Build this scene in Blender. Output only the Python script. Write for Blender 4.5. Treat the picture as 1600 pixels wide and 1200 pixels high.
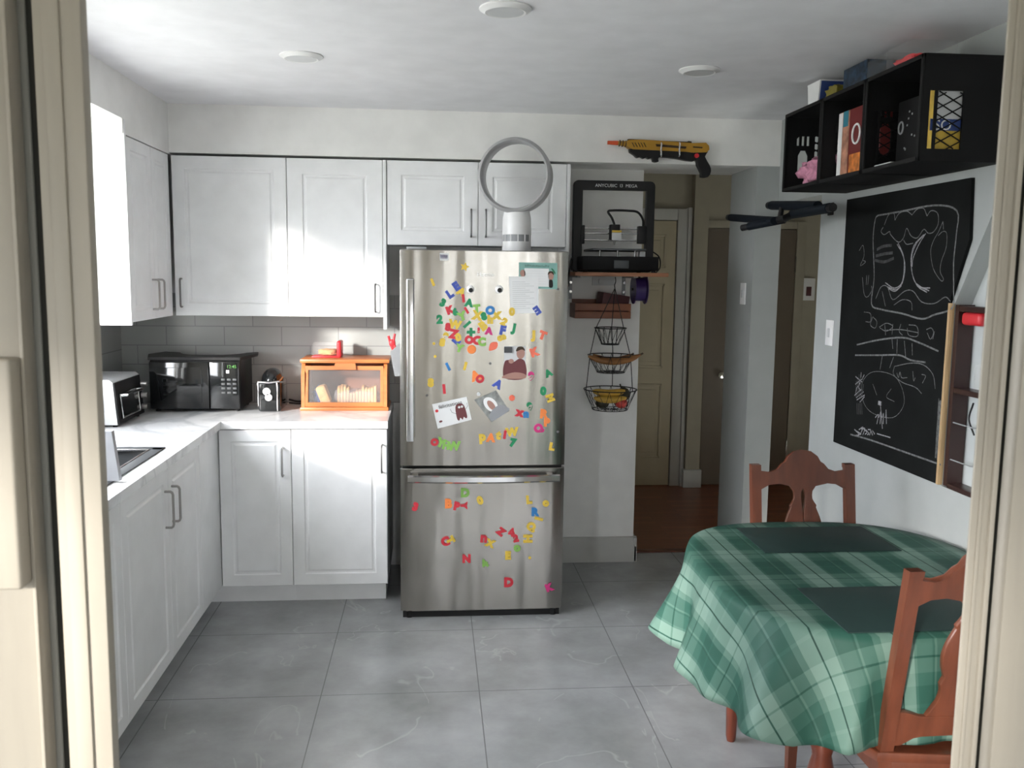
import bpy, bmesh, math, random
from mathutils import Vector, Matrix, noise
random.seed(7)
PI = math.pi
for o in list(bpy.data.objects): bpy.data.objects.remove(o)
S = bpy.context.scene
C = S.collection

# ------------------------------------------------------------------ camera
CH, YAW, PITCH, ROLL, F = 1.6215, .0881, .1223, .0122, 1400.0
def ray(px, py):
    X, Y = (px-800)/F, (py-600)/F
    c, s = math.cos(ROLL), math.sin(ROLL); X, Y = c*X+s*Y, -s*X+c*Y
    d, u = 1., -Y
    c, s = math.cos(PITCH), math.sin(PITCH); yr = c*d+s*u; z = -s*d+c*u
    c, s = math.cos(YAW), math.sin(YAW)
    return Vector((c*X+s*yr, -s*X+c*yr, z))
def at(px, py, ax, v):
    r = ray(px, py); o = Vector((0, 0, CH)); i = 'xyz'.index(ax)
    return o + r*((v-o[i])/r[i])
cam = bpy.data.cameras.new('camera'); camo = bpy.data.objects.new('camera', cam); C.objects.link(camo)
fw = ray(800, 600).normalized(); rt = (ray(2200, 600)-ray(800, 600)).normalized(); up = rt.cross(fw)
camo.matrix_world = Matrix(((rt.x, up.x, -fw.x, 0), (rt.y, up.y, -fw.y, 0), (rt.z, up.z, -fw.z, CH), (0, 0, 0, 1)))
cam.sensor_width = 36; cam.lens = F/1600*36; cam.clip_start = .02
cam.dof.use_dof = True; cam.dof.focus_distance = 4.0; cam.dof.aperture_fstop = 7
S.camera = camo

# ------------------------------------------------------------------ sky, sun, window portals, exposure
W = bpy.data.worlds.new('sky'); S.world = W; W.use_nodes = True
nt = W.node_tree; nt.nodes.clear()
wo = nt.nodes.new('ShaderNodeOutputWorld'); bg = nt.nodes.new('ShaderNodeBackground')
tc = nt.nodes.new('ShaderNodeTexCoord'); sp = nt.nodes.new('ShaderNodeSeparateXYZ'); rp = nt.nodes.new('ShaderNodeValToRGB')
rp.color_ramp.elements[0].position = .46; rp.color_ramp.elements[0].color = (.30, .31, .29, 1)
rp.color_ramp.elements[1].position = .54; rp.color_ramp.elements[1].color = (.93, .955, 1, 1)
mp = nt.nodes.new('ShaderNodeMapRange'); mp.inputs['From Min'].default_value = -1
nt.links.new(tc.outputs['Generated'], sp.inputs[0]); nt.links.new(sp.outputs['Z'], mp.inputs['Value'])
nt.links.new(mp.outputs[0], rp.inputs[0]); nt.links.new(rp.outputs[0], bg.inputs[0]); nt.links.new(bg.outputs[0], wo.inputs[0])
bg.inputs[1].default_value = 15.0
def sun(d, strength, ang, col):
    l = bpy.data.lights.new('sun', 'SUN'); l.energy = strength; l.angle = ang; l.color = col
    o = bpy.data.objects.new('sun', l); C.objects.link(o); o.rotation_euler = Vector(d).to_track_quat('-Z', 'Y').to_euler()
sun((.6, .8, -.24), 6.5, .10, (1, .95, .88))
def portal(loc, sx, sy, rot):
    l = bpy.data.lights.new('portal', 'AREA'); l.shape = 'RECTANGLE'; l.size = sx; l.size_y = sy
    l.cycles.is_portal = True
    o = bpy.data.objects.new('portal', l); C.objects.link(o); o.location = loc; o.rotation_euler = rot
S.view_settings.view_transform = 'Standard'; S.view_settings.look = 'None'
S.view_settings.gamma = 1; S.view_settings.use_curve_mapping = False
S.view_settings.exposure = 0.55

# ------------------------------------------------------------------ materials
def mat(name, col, rough=.5, metal=0, var=0, vscale=8, bump=0, bscale=60, spec=.5, coat=0, stretch=None, alpha=1):
    m = bpy.data.materials.new(name); m.use_nodes = True; n = m.node_tree; p = n.nodes['Principled BSDF']
    p.inputs['Base Color'].default_value = (*col, 1); p.inputs['Roughness'].default_value = rough
    p.inputs['Metallic'].default_value = metal; p.inputs['Specular IOR Level'].default_value = spec
    if coat: p.inputs['Coat Weight'].default_value = coat; p.inputs['Coat Roughness'].default_value = .08
    t = n.nodes.new('ShaderNodeTexCoord'); mpg = n.nodes.new('ShaderNodeMapping')
    n.links.new(t.outputs['Object'], mpg.inputs[0])
    if stretch: mpg.inputs['Scale'].default_value = stretch
    nz = n.nodes.new('ShaderNodeTexNoise'); nz.inputs['Scale'].default_value = vscale; nz.inputs['Detail'].default_value = 4
    n.links.new(mpg.outputs[0], nz.inputs[0])
    v = var or .04
    r = n.nodes.new('ShaderNodeValToRGB')
    r.color_ramp.elements[0].position = .3; r.color_ramp.elements[1].position = .7
    r.color_ramp.elements[0].color = (*[max(0, c*(1-v)) for c in col], 1)
    r.color_ramp.elements[1].color = (*[min(1, c*(1+v)) for c in col], 1)
    n.links.new(nz.outputs[0], r.inputs[0]); n.links.new(r.outputs[0], p.inputs['Base Color'])
    if bump:
        nb = n.nodes.new('ShaderNodeTexNoise'); nb.inputs['Scale'].default_value = bscale
        n.links.new(mpg.outputs[0], nb.inputs[0]); b = n.nodes.new('ShaderNodeBump')
        b.inputs['Strength'].default_value = bump; b.inputs['Distance'].default_value = .005
        n.links.new(nb.outputs[0], b.inputs['Height']); n.links.new(b.outputs[0], p.inputs['Normal'])
    if alpha < 1: p.inputs['Alpha'].default_value = alpha
    return m
def clear(name, col, a, rough=.05):
    m = bpy.data.materials.new(name); m.use_nodes = True; n = m.node_tree
    p = n.nodes['Principled BSDF']; p.inputs['Base Color'].default_value = (*col, 1); p.inputs['Roughness'].default_value = rough
    p.inputs['Alpha'].default_value = a
    return m
M = {}
M['wall'] = mat('wall_paint', (.66, .65, .615), .6, bump=.02, bscale=200)
M['nicheback'] = mat('niche_paint', (.50, .53, .53), .6)
M['wallbright'] = mat('wall_paint_brightened', (.86, .855, .84), .6)  # wall paint lightened in colour to stand for stronger light on header and back wall
M['walldim'] = mat('wall_paint_dimmed', (.37, .39, .385), .6)  # wall paint with shade put into its colour, for right wall and pillar
M['ceil'] = mat('ceiling_paint', (.80, .80, .825), .7)
M['cab'] = mat('cabinet_white', (.86, .87, .88), .35)
M['panelin'] = mat('sunroom_paint', (.50, .47, .41), .7)
M['trimw'] = mat('trim_white', (.5, .5, .48), .45)
M['beige'] = mat('beige_paint', (.46, .405, .29), .5)
M['brown_door'] = mat('taupe_door', (.16, .13, .10), .45)
M['hallwall'] = mat('hall_paint', (.36, .33, .26), .6)
M['jamb'] = mat('jamb_aged', (.34, .312, .262), .5, var=.10, vscale=3, stretch=(6, 6, .5))
M['jambg'] = mat('jamb_grey', (.30, .30, .275), .5)
M['jambd'] = mat('jamb_dark', (.035, .036, .03), .6)
M['black'] = mat('black_plastic', (.008, .008, .009), .45, spec=.35)
M['blackg'] = mat('black_gloss', (.008, .009, .010), .08, coat=.5)
M['blackm'] = mat('black_matte', (.006, .006, .0065), .7, var=.2, spec=.25)
M['dgrey'] = mat('dark_grey', (.06, .065, .07), .5)
M['grey'] = mat('mid_grey', (.3, .31, .32), .45)
M['lgrey'] = mat('light_grey', (.6, .61, .62), .35)
M['fangrey'] = mat('fan_silver', (.42, .42, .43), .35)
M['white'] = mat('white_plastic', (.82, .82, .82), .3)
M['paper'] = mat('paper', (.78, .79, .79), .7)
M['chrome'] = mat('chrome', (.75, .75, .76), .15, 1)
M['nickel'] = mat('brushed_nickel', (.42, .41, .40), .33, 1)
M['nickeld'] = mat('dark_nickel', (.2, .2, .2), .35, 1)
M['red'] = mat('red_plastic', (.62, .03, .04), .4)
M['wooddark'] = mat('cherry_wood', (.13, .030, .014), .32, var=.3, vscale=6, stretch=(6, 6, .8), coat=.2)
M['woodchair'] = mat('chair_wood', (.120, .034, .016), .38, var=.22, vscale=7, stretch=(5, 5, .7), coat=.3)
M['orangewood'] = mat('orange_pine', (.50, .155, .045), .4, var=.15, vscale=8, stretch=(.6, 6, 6))
M['shelfwood'] = mat('pine_shelf', (.36, .16, .085), .5, var=.15)
M['boxwood'] = mat('box_wood', (.23, .085, .045), .5, var=.15)
M['darkbrown'] = mat('dark_brown', (.035, .014, .012), .4)
M['ply'] = mat('plywood_edge', (.52, .36, .19), .6, var=.25, vscale=30, stretch=(20, 20, .3))
M['chalk'] = mat('chalk', (.13, .135, .135), .9, var=.5, vscale=90)
M['chalkb'] = mat('bright_chalk', (.25, .25, .26), .9, var=.5, vscale=120)
M['chalkf'] = mat('faint_chalk', (.04, .041, .042), .9, var=.5, vscale=60)
M['board'] = mat('chalkboard_black', (.006, .0068, .0068), .8, var=.35, vscale=5, spec=.15)
M['mat'] = mat('placemat', (.006, .024, .022), .6, var=.1, bump=.05, bscale=400)
M['purple'] = mat('purple_plastic', (.035, .015, .12), .4)
M['maroon'] = mat('maroon', (.09, .03, .035), .6)
M['banana'] = mat('banana', (.50, .30, .04), .5, var=.25, vscale=20)
M['obanana'] = mat('ripe_banana', (.26, .11, .03), .55, var=.3, vscale=18)
M['apple'] = mat('red_apple', (.50, .05, .04), .35, var=.3)
M['avocado'] = mat('dark_fruit', (.035, .03, .015), .5)
M['yellowtoy'] = mat('yellow_toy', (.42, .22, .018), .45)
M['orangetip'] = mat('orange_tip', (.75, .10, .03), .4)
M['bread'] = mat('bread', (.55, .31, .13), .8, var=.3, vscale=25)
M['bag'] = clear('plastic_bag', (.8, .75, .78), .2, .3)
M['bluebag'] = mat('blue_print', (.03, .06, .22), .4)
M['acrylic'] = clear('acrylic', (.85, .85, .85), .07, .03)
M['glass'] = clear('pane_glass', (.9, .95, .95), .08, .02)
M['navy'] = mat('navy_foam', (.004, .007, .012), .7, spec=.2)
M['teal'] = mat('teal_card', (.22, .42, .38), .6)
M['skin'] = mat('photo_skin', (.40, .22, .18), .5)
M['photo_bg'] = mat('photo_grey', (.25, .26, .25), .4, var=.5, vscale=30)
M['dredshirt'] = mat('photo_red', (.15, .04, .045), .5)
M['pink'] = mat('pink_plush', (.52, .22, .32), .8, var=.3, vscale=40)
M['tan'] = mat('tan_card', (.28, .2, .12), .7, var=.4, vscale=20)
M['cyan'] = mat('cyan_card', (.03, .2, .27), .6)
M['peach'] = mat('peach_card', (.42, .20, .13), .6, var=.5, vscale=25)
M['orangec'] = mat('orange_card', (.55, .17, .03), .6, var=.5, vscale=40)
M['dred'] = mat('deep_red_card', (.14, .012, .012), .6)
M['blueprint'] = mat('midnight_card', (.012, .03, .06), .5, var=.9, vscale=40)
M['yellowp'] = mat('yellow_print', (.55, .37, .05), .6, var=.2, vscale=30)
M['olive'] = mat('olive_yellow', (.2, .17, .02), .6)
M['green'] = mat('green_card', (.03, .2, .1), .6)
M['stem'] = mat('stem_brown', (.05, .03, .015), .7)
M['panelgrey'] = mat('bag_grey', (.3, .31, .33), .5)

def steel():
    m = bpy.data.materials.new('stainless_steel'); m.use_nodes = True; n = m.node_tree; p = n.nodes['Principled BSDF']
    p.inputs['Base Color'].default_value = (.37, .355, .33, 1); p.inputs['Metallic'].default_value = 1; p.inputs['Roughness'].default_value = .2
    t = n.nodes.new('ShaderNodeTexCoord'); mp = n.nodes.new('ShaderNodeMapping'); mp.inputs['Scale'].default_value = (5.5, 1, .75)
    nz = n.nodes.new('ShaderNodeTexNoise'); nz.inputs['Scale'].default_value = 1.6; nz.inputs['Detail'].default_value = 1.2; nz.inputs['Roughness'].default_value = .35
    mp2 = n.nodes.new('ShaderNodeMapping'); mp2.inputs['Scale'].default_value = (300, 300, 300)
    n2 = n.nodes.new('ShaderNodeTexNoise'); n2.inputs['Scale'].default_value = 1
    b = n.nodes.new('ShaderNodeBump'); b.inputs['Distance'].default_value = .009; b.inputs['Strength'].default_value = 1
    b2 = n.nodes.new('ShaderNodeBump'); b2.inputs['Distance'].default_value = .0004; b2.inputs['Strength'].default_value = .12
    L = n.links.new
    L(t.outputs['Object'], mp.inputs[0]); L(t.outputs['Object'], mp2.inputs[0]); L(mp.outputs[0], nz.inputs[0]); L(mp2.outputs[0], n2.inputs[0])
    L(nz.outputs[0], b.inputs['Height']); L(n2.outputs[0], b2.inputs['Height']); L(b.outputs[0], b2.inputs['Normal']); L(b2.outputs[0], p.inputs['Normal'])
    return m
M['steel'] = steel()

def floor_tile():
    m = bpy.data.materials.new('grey_marble_tile'); m.use_nodes = True; n = m.node_tree; p = n.nodes['Principled BSDF']; L = n.links.new
    t = n.nodes.new('ShaderNodeTexCoord'); sx = n.nodes.new('ShaderNodeSeparateXYZ'); L(t.outputs['Object'], sx.inputs[0])
    def math_(op, a, b=None):
        q = n.nodes.new('ShaderNodeMath'); q.operation = op
        for i, v in enumerate((a, b)):
            if v is None: continue
            if isinstance(v, (int, float)): q.inputs[i].default_value = v
            else: L(v, q.inputs[i])
        return q.outputs[0]
    masks = []
    for out, off in ((sx.outputs['X'], .43), (sx.outputs['Y'], -3.33)):
        fr = math_('FRACT', math_('DIVIDE', math_('ADD', out, off+6.1), .61))
        d = math_('ABSOLUTE', math_('SUBTRACT', fr, .5))
        masks.append(math_('GREATER_THAN', d, .4965))
    grout = math_('MAXIMUM', *masks)
    cl = n.nodes.new('ShaderNodeTexNoise'); cl.inputs['Scale'].default_value = 2.6; cl.inputs['Detail'].default_value = 6; cl.inputs['Roughness'].default_value = .6
    L(t.outputs['Object'], cl.inputs[0])
    r = n.nodes.new('ShaderNodeValToRGB'); r.color_ramp.elements[0].position = .3; r.color_ramp.elements[1].position = .72
    r.color_ramp.elements[0].color = (.27, .278, .282, 1); r.color_ramp.elements[1].color = (.45, .46, .475, 1); L(cl.outputs[0], r.inputs[0])
    # veins: thin ridges of a distorted noise
    mp = n.nodes.new('ShaderNodeMapping'); mp.inputs['Scale'].default_value = (1.5, .8, 1); mp.inputs['Rotation'].default_value = (0, 0, .5); L(t.outputs['Object'], mp.inputs[0])
    vn = n.nodes.new('ShaderNodeTexNoise'); vn.inputs['Scale'].default_value = 1.6; vn.inputs['Detail'].default_value = 4; vn.inputs['Distortion'].default_value = .7
    L(mp.outputs[0], vn.inputs[0])
    ridge = math_('ABSOLUTE', math_('SUBTRACT', vn.outputs[0], .5))
    vr = n.nodes.new('ShaderNodeMapRange'); vr.inputs['From Min'].default_value = 0; vr.inputs['From Max'].default_value = .008; vr.inputs['To Min'].default_value = 1; vr.inputs['To Max'].default_value = 0
    L(ridge, vr.inputs['Value'])
    gate = n.nodes.new('ShaderNodeTexNoise'); gate.inputs['Scale'].default_value = 3.1; L(t.outputs['Object'], gate.inputs[0])
    gm = math_('MULTIPLY', vr.outputs[0], math_('MULTIPLY', math_('GREATER_THAN', gate.outputs[0], .5), .35))
    mx = n.nodes.new('ShaderNodeMixRGB'); mx.inputs[2].default_value = (.56, .57, .57, 1); L(gm, mx.inputs[0]); L(r.outputs[0], mx.inputs[1])
    mg = n.nodes.new('ShaderNodeMixRGB'); mg.inputs[2].default_value = (.2, .205, .21, 1); L(grout, mg.inputs[0]); L(mx.outputs[0], mg.inputs[1])
    L(mg.outputs[0], p.inputs['Base Color']); p.inputs['Roughness'].default_value = .27
    return m
M['tile'] = floor_tile()

def brick_mat(name, c1, c2, mortar, w, h, rough, msize=.0025, rot=(PI/2, 0, 0), off=(0, 0, 0), offset=.5):
    m = bpy.data.materials.new(name); m.use_nodes = True; n = m.node_tree; p = n.nodes['Principled BSDF']; L = n.links.new
    t = n.nodes.new('ShaderNodeTexCoord'); mp = n.nodes.new('ShaderNodeMapping'); mp.vector_type = 'POINT'
    mp.inputs['Rotation'].default_value = rot; mp.inputs['Location'].default_value = off
    b = n.nodes.new('ShaderNodeTexBrick'); b.inputs['Color1'].default_value = (*c1, 1); b.inputs['Color2'].default_value = (*c2, 1); b.inputs['Mortar'].default_value = (*mortar, 1)
    b.inputs['Scale'].default_value = 1; b.inputs['Mortar Size'].default_value = msize; b.inputs['Brick Width'].default_value = w; b.inputs['Row Height'].default_value = h; b.offset = offset
    L(t.outputs['Object'], mp.inputs[0]); L(mp.outputs[0], b.inputs[0]); L(b.outputs[0], p.inputs['Base Color']); p.inputs['Roughness'].default_value = rough
    bp = n.nodes.new('ShaderNodeBump'); bp.inputs['Strength'].default_value = .3; bp.inputs['Distance'].default_value = .002; bp.invert = True
    L(b.outputs['Fac'], bp.inputs['Height']); L(bp.outputs[0], p.inputs['Normal'])
    return m
M['splash'] = brick_mat('grey_glazed_tile', (.39, .405, .40), (.43, .445, .435), (.28, .29, .29), .30, .102, .16, rot=(-PI/2, 0, 0), off=(.06, 0, .0))
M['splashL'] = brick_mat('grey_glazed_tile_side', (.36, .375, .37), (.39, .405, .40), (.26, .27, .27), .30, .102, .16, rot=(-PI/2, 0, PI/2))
M['parquet'] = brick_mat('parquet', (.30, .10, .045), (.20, .062, .03), (.06, .02, .012), .42, .06, .28, msize=.0015, rot=(0, 0, 0))

def marble():
    m = mat('marble_laminate', (.80, .81, .82), .25)
    n = m.node_tree; L = n.links.new; p = n.nodes['Principled BSDF']
    t = n.nodes.new('ShaderNodeTexCoord'); vn = n.nodes.new('ShaderNodeTexNoise'); vn.inputs['Scale'].default_value = 2.4; vn.inputs['Detail'].default_value = 5; vn.inputs['Distortion'].default_value = 1.2
    r = n.nodes.new('ShaderNodeValToRGB'); e = r.color_ramp.elements; e[0].position = .44; e[0].color = (.80, .81, .82, 1); e[1].position = .56; e[1].color = (.80, .81, .82, 1)
    q = e.new(.5); q.color = (.60, .61, .63, 1)
    L(t.outputs['Object'], vn.inputs[0]); L(vn.outputs[0], r.inputs[0]); L(r.outputs[0], p.inputs['Base Color'])
    return m
M['marble'] = marble()

def plaid():
    m = bpy.data.materials.new('green_plaid_cloth'); m.use_nodes = True; n = m.node_tree; p = n.nodes['Principled BSDF']; L = n.links.new
    uv = n.nodes.new('ShaderNodeUVMap'); uv.uv_map = 'UVMap'; sx = n.nodes.new('ShaderNodeSeparateXYZ'); L(uv.outputs[0], sx.inputs[0])
    def ramp(src, per, off, stops):
        a = n.nodes.new('ShaderNodeMath'); a.operation = 'ADD'; a.inputs[1].default_value = off; L(src, a.inputs[0])
        d = n.nodes.new('ShaderNodeMath'); d.operation = 'DIVIDE'; d.inputs[1].default_value = per; L(a.outputs[0], d.inputs[0])
        f = n.nodes.new('ShaderNodeMath'); f.operation = 'FRACT'; L(d.outputs[0], f.inputs[0])
        r = n.nodes.new('ShaderNodeValToRGB'); r.color_ramp.interpolation = 'CONSTANT'; e = r.color_ramp.elements
        e[0].position = stops[0][0]; e[0].color = (*[stops[0][1]]*3, 1); e[1].position = stops[1][0]; e[1].color = (*[stops[1][1]]*3, 1)
        for q in stops[2:]: z = e.new(q[0]); z.color = (*[q[1]]*3, 1)
        L(f.outputs[0], r.inputs[0]); return r.outputs[0]
    a = ramp(sx.outputs[0], .195, 10.01, [(0, .78), (.20, .05), (.225, .75), (.40, .42), (.44, .3), (.66, .22), (.69, .45), (.72, .28), (.90, .5)])
    b = ramp(sx.outputs[1], .24, 10.05, [(0, .62), (.16, .12), (.18, .60), (.34, .25), (.60, .35), (.64, .22), (.85, .42)])
    av = n.nodes.new('ShaderNodeMixRGB'); av.inputs[0].default_value = .36; L(a, av.inputs[1]); L(b, av.inputs[2])
    r = n.nodes.new('ShaderNodeValToRGB'); e = r.color_ramp.elements
    e[0].position = .12; e[0].color = (.008, .036, .026, 1); e[1].position = .72; e[1].color = (.135, .215, .18, 1)
    q = e.new(.32); q.color = (.024, .082, .062, 1)
    L(av.outputs[0], r.inputs[0]); L(r.outputs[0], p.inputs['Base Color']); p.inputs['Roughness'].default_value = .55
    p.inputs['Specular IOR Level'].default_value = .2
    return m
M['plaid'] = plaid()
MAG = {k: mat('magnet_'+k, c, .4) for k, c in dict(blue=(.05, .09, .42), cyan=(.03, .2, .5), yellow=(.72, .50, .06), red=(.60, .03, .05), green=(.01, .25, .10), lightgreen=(.24, .48, .10), pink=(.60, .03, .20), orange=(.90, .25, .06), coral=(.85, .17, .10), grey=(.12, .12, .12)).items()}

# ------------------------------------------------------------------ geometry helpers
ORG = {}
def thing(name, label, cat, loc=(0, 0, 0), rotz=0, group=None, local=False):
    o = bpy.data.objects.new(name, None); C.objects.link(o); o.empty_display_size = .05
    o.location = loc; o.rotation_euler = (0, 0, rotz); o['label'] = label; o['category'] = cat
    if group: o['group'] = group
    ORG[o.name] = Vector((0, 0, 0)) if local else Vector(loc)
    return o
def tag(o, label, cat, group=None):
    o['label'] = label; o['category'] = cat
    if group: o['group'] = group
    return o
def link_mesh(name, me, m, parent=None, origin='base', smooth=None):
    o = bpy.data.objects.new(name, me); C.objects.link(o)
    if m is not None:
        me.materials.clear(); me.materials.append(M[m] if isinstance(m, str) else m)
    if parent is not None:
        v = ORG[parent.name]; me.transform(Matrix.Translation(-v)); o.parent = parent; ORG[o.name] = v
    elif origin == 'base':
        xs = [w.co for w in me.vertices]
        c = Vector(((min(v.x for v in xs)+max(v.x for v in xs))/2, (min(v.y for v in xs)+max(v.y for v in xs))/2, min(v.z for v in xs)))
        me.transform(Matrix.Translation(-c)); o.location = c; ORG[o.name] = c
    else: ORG[o.name] = Vector((0, 0, 0))
    if smooth is not None:
        me.polygons.foreach_set('use_smooth', [True]*len(me.polygons))
        try: me.set_sharp_from_angle(angle=smooth)
        except Exception: pass
    return o
class B:
    def __init__(s): s.bm = bmesh.new()
    def box(s, x0, x1, y0, y1, z0, z1, bev=0, seg=2, M4=None):
        r = bmesh.ops.create_cube(s.bm, size=1); vs = r['verts']
        mt = Matrix.Translation(((x0+x1)/2, (y0+y1)/2, (z0+z1)/2)) @ Matrix.Diagonal((abs(x1-x0), abs(y1-y0), abs(z1-z0), 1))
        bmesh.ops.transform(s.bm, matrix=mt, verts=vs)
        if bev:
            es = {e for v in vs for e in v.link_edges}
            k = bmesh.ops.bevel(s.bm, geom=list(es), offset=bev, segments=seg, affect='EDGES', profile=.5)
            vs = list({v for f in k['faces'] for v in f.verts} | {v for v in vs if v.is_valid})
            # include all verts of the connected island
            st = list(vs); seen = set(vs)
            while st:
                v = st.pop()
                for e in v.link_edges:
                    w = e.other_vert(v)
                    if w not in seen: seen.add(w); st.append(w)
            vs = list(seen)
        if M4 is not None: bmesh.ops.transform(s.bm, matrix=M4, verts=vs)
        return s
    def cyl(s, p0, p1, r0, r1=None, seg=16):
        p0, p1 = Vector(p0), Vector(p1); r1 = r0 if r1 is None else r1; d = p1-p0
        r = bmesh.ops.create_cone(s.bm, cap_ends=True, segments=seg, radius1=r0, radius2=r1, depth=d.length)
        q = d.to_track_quat('Z', 'Y').to_matrix().to_4x4()
        bmesh.ops.transform(s.bm, matrix=Matrix.Translation((p0+p1)/2) @ q, verts=r['verts']); return s
    def sph(s, c, r, sc=(1, 1, 1), seg=16, rot=None):
        k = bmesh.ops.create_uvsphere(s.bm, u_segments=seg, v_segments=max(6, seg//2), radius=r)
        m = Matrix.Translation(c) @ (rot or Matrix.Identity(4)) @ Matrix.Diagonal((*sc, 1))
        bmesh.ops.transform(s.bm, matrix=m, verts=k['verts']); return s
    def tube(s, pts, r, seg=8, closed=False, radii=None):
        pts = [Vector(p) for p in pts]; n = len(pts); rings = []; prev = None
        for i, p in enumerate(pts):
            a = pts[i-1] if (i > 0 or closed) else p; b = pts[(i+1) % n] if (i < n-1 or closed) else p
            t = (b-a).normalized()
            if prev is None: u = t.orthogonal().normalized()
            else:
                u = prev-t*prev.dot(t)
                u = u.normalized() if u.length > 1e-6 else t.orthogonal().normalized()
            prev = u; w = t.cross(u); rr = radii[i] if radii else r
            rings.append([s.bm.verts.new(p+(u*math.cos(2*PI*k/seg)+w*math.sin(2*PI*k/seg))*rr) for k in range(seg)])
        for i in range(n if closed else n-1):
            A, Bq = rings[i], rings[(i+1) % n]
            for k in range(seg): s.bm.faces.new((A[k], A[(k+1) % seg], Bq[(k+1) % seg], Bq[k]))
        if not closed:
            s.bm.faces.new(rings[0][::-1]); s.bm.faces.new(rings[-1])
        return s
    def lathe(s, prof, c, axis='Z', seg=32, sx=1, sy=1):
        c = Vector(c); rings = []
        for r, h in prof:
            ring = []
            for k in range(seg):
                a = 2*PI*k/seg; x, y = r*math.cos(a)*sx, r*math.sin(a)*sy
                v = Vector((x, y, h)) if axis == 'Z' else (Vector((h, x, y)) if axis == 'X' else Vector((x, h, y)))
                ring.append(s.bm.verts.new(c+v))
            rings.append(ring)
        for a, b in zip(rings, rings[1:]):
            for k in range(seg): s.bm.faces.new((a[k], a[(k+1) % seg], b[(k+1) % seg], b[k]))
        for ring, rv in ((rings[0], True), (rings[-1], False)):
            try: s.bm.faces.new(ring[::-1] if rv else ring)
            except Exception: pass
        return s
    def prism(s, poly, f0, f1):
        a = [s.bm.verts.new(f0(*p)) for p in poly]; b = [s.bm.verts.new(f1(*p)) for p in poly]; n = len(poly)
        s.bm.faces.new(a); s.bm.faces.new(b[::-1])
        for i in range(n): s.bm.faces.new((a[i], b[i], b[(i+1) % n], a[(i+1) % n]))
        return s
    def strip(s, pts, wid, nrm):
        nrm = Vector(nrm); prev = None
        pts = [Vector(p) for p in pts]
        for i, p in enumerate(pts):
            a = pts[max(0, i-1)]; b = pts[min(len(pts)-1, i+1)]; t = (b-a)
            if t.length < 1e-7: continue
            w = t.normalized().cross(nrm).normalized()*wid/2
            cur = (s.bm.verts.new(p+w), s.bm.verts.new(p-w))
            if prev: s.bm.faces.new((prev[0], prev[1], cur[1], cur[0]))
            prev = cur
        return s
    def build(s, name, m, parent=None, smooth=math.radians(40), origin='base'):
        bmesh.ops.recalc_face_normals(s.bm, faces=s.bm.faces)
        me = bpy.data.meshes.new(name); s.bm.to_mesh(me); s.bm.free()
        return link_mesh(name, me, m, parent, origin, smooth)
def struct(name, b, m):
    o = b.build(name, m, None, origin='world') if isinstance(b, B) else b
    o['kind'] = 'structure'; return o
def curve_mesh(curve):
    o = bpy.data.objects.new('tmp', curve); C.objects.link(o)
    dg = bpy.context.evaluated_depsgraph_get(); me = bpy.data.meshes.new_from_object(o.evaluated_get(dg))
    bpy.data.objects.remove(o); bpy.data.curves.remove(curve); return me
def plate(name, outer, holes, th, mtx, m, parent=None, bev=0, closed_smooth=False):
    """flat cut-out panel with real thickness: outline in local xy, extruded in z, then placed by mtx"""
    c = bpy.data.curves.new('tmp', 'CURVE'); c.dimensions = '2D'; c.fill_mode = 'BOTH'; c.extrude = th/2-bev; c.bevel_depth = bev; c.bevel_resolution = 1
    for poly in [outer]+list(holes):
        s = c.splines.new('POLY'); s.points.add(len(poly)-1); s.use_cyclic_u = True
        for i, (x, y) in enumerate(poly): s.points[i].co = (x, y, 0, 1)
    me = curve_mesh(c); me.transform(mtx)
    return link_mesh(name, me, m, parent, smooth=math.radians(30))
def smooth_poly(pts, k=4):
    out = []; n = len(pts)
    for i in range(n):
        p0, p1, p2, p3 = (Vector(pts[(i+j-1) % n]) for j in range(4))
        for t in range(k):
            u = t/k
            q = .5*((2*p1)+(-p0+p2)*u+(2*p0-5*p1+4*p2-p3)*u*u+(-p0+3*p1-3*p2+p3)*u**3)
            out.append((q.x, q.y))
    return out
def smooth_line(pts, k=5):
    pts = [Vector(p) for p in pts]; out = []
    for i in range(len(pts)-1):
        p1, p2 = pts[i], pts[i+1]; p0 = pts[i-1] if i else p1*2-p2; p3 = pts[i+2] if i+2 < len(pts) else p2*2-p1
        for t in range(k):
            u = t/k; out.append(.5*((2*p1)+(-p0+p2)*u+(2*p0-5*p1+4*p2-p3)*u*u+(-p0+3*p1-3*p2+p3)*u**3))
    out.append(pts[-1]); return out
FRONT = Matrix(((1, 0, 0, 0), (0, 0, -1, 0), (0, 1, 0, 0), (0, 0, 0, 1)))      # xy -> xz, extrusion along y
SIDE = Matrix(((0, 0, -1, 0), (-1, 0, 0, 0), (0, 1, 0, 0), (0, 0, 0, 1)))       # text on the right wall: reads along -y
def text(body, size, ext, mtx, off=0, bev=0):
    c = bpy.data.curves.new('tmp', 'FONT'); c.body = body; c.size = size; c.extrude = ext; c.offset = off; c.bevel_depth = bev; c.resolution_u = 3
    me = curve_mesh(c)
    xs = [v.co.x for v in me.vertices]; ys = [v.co.y for v in me.vertices]
    if xs: me.transform(Matrix.Translation((-(min(xs)+max(xs))/2, -(min(ys)+max(ys))/2, 0)))
    me.transform(mtx); return me
def copy_tree(o, parent=None):
    c = o.copy(); C.objects.link(c)
    if parent is not None: c.parent = parent
    for ch in o.children: copy_tree(ch, c)
    return c

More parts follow.
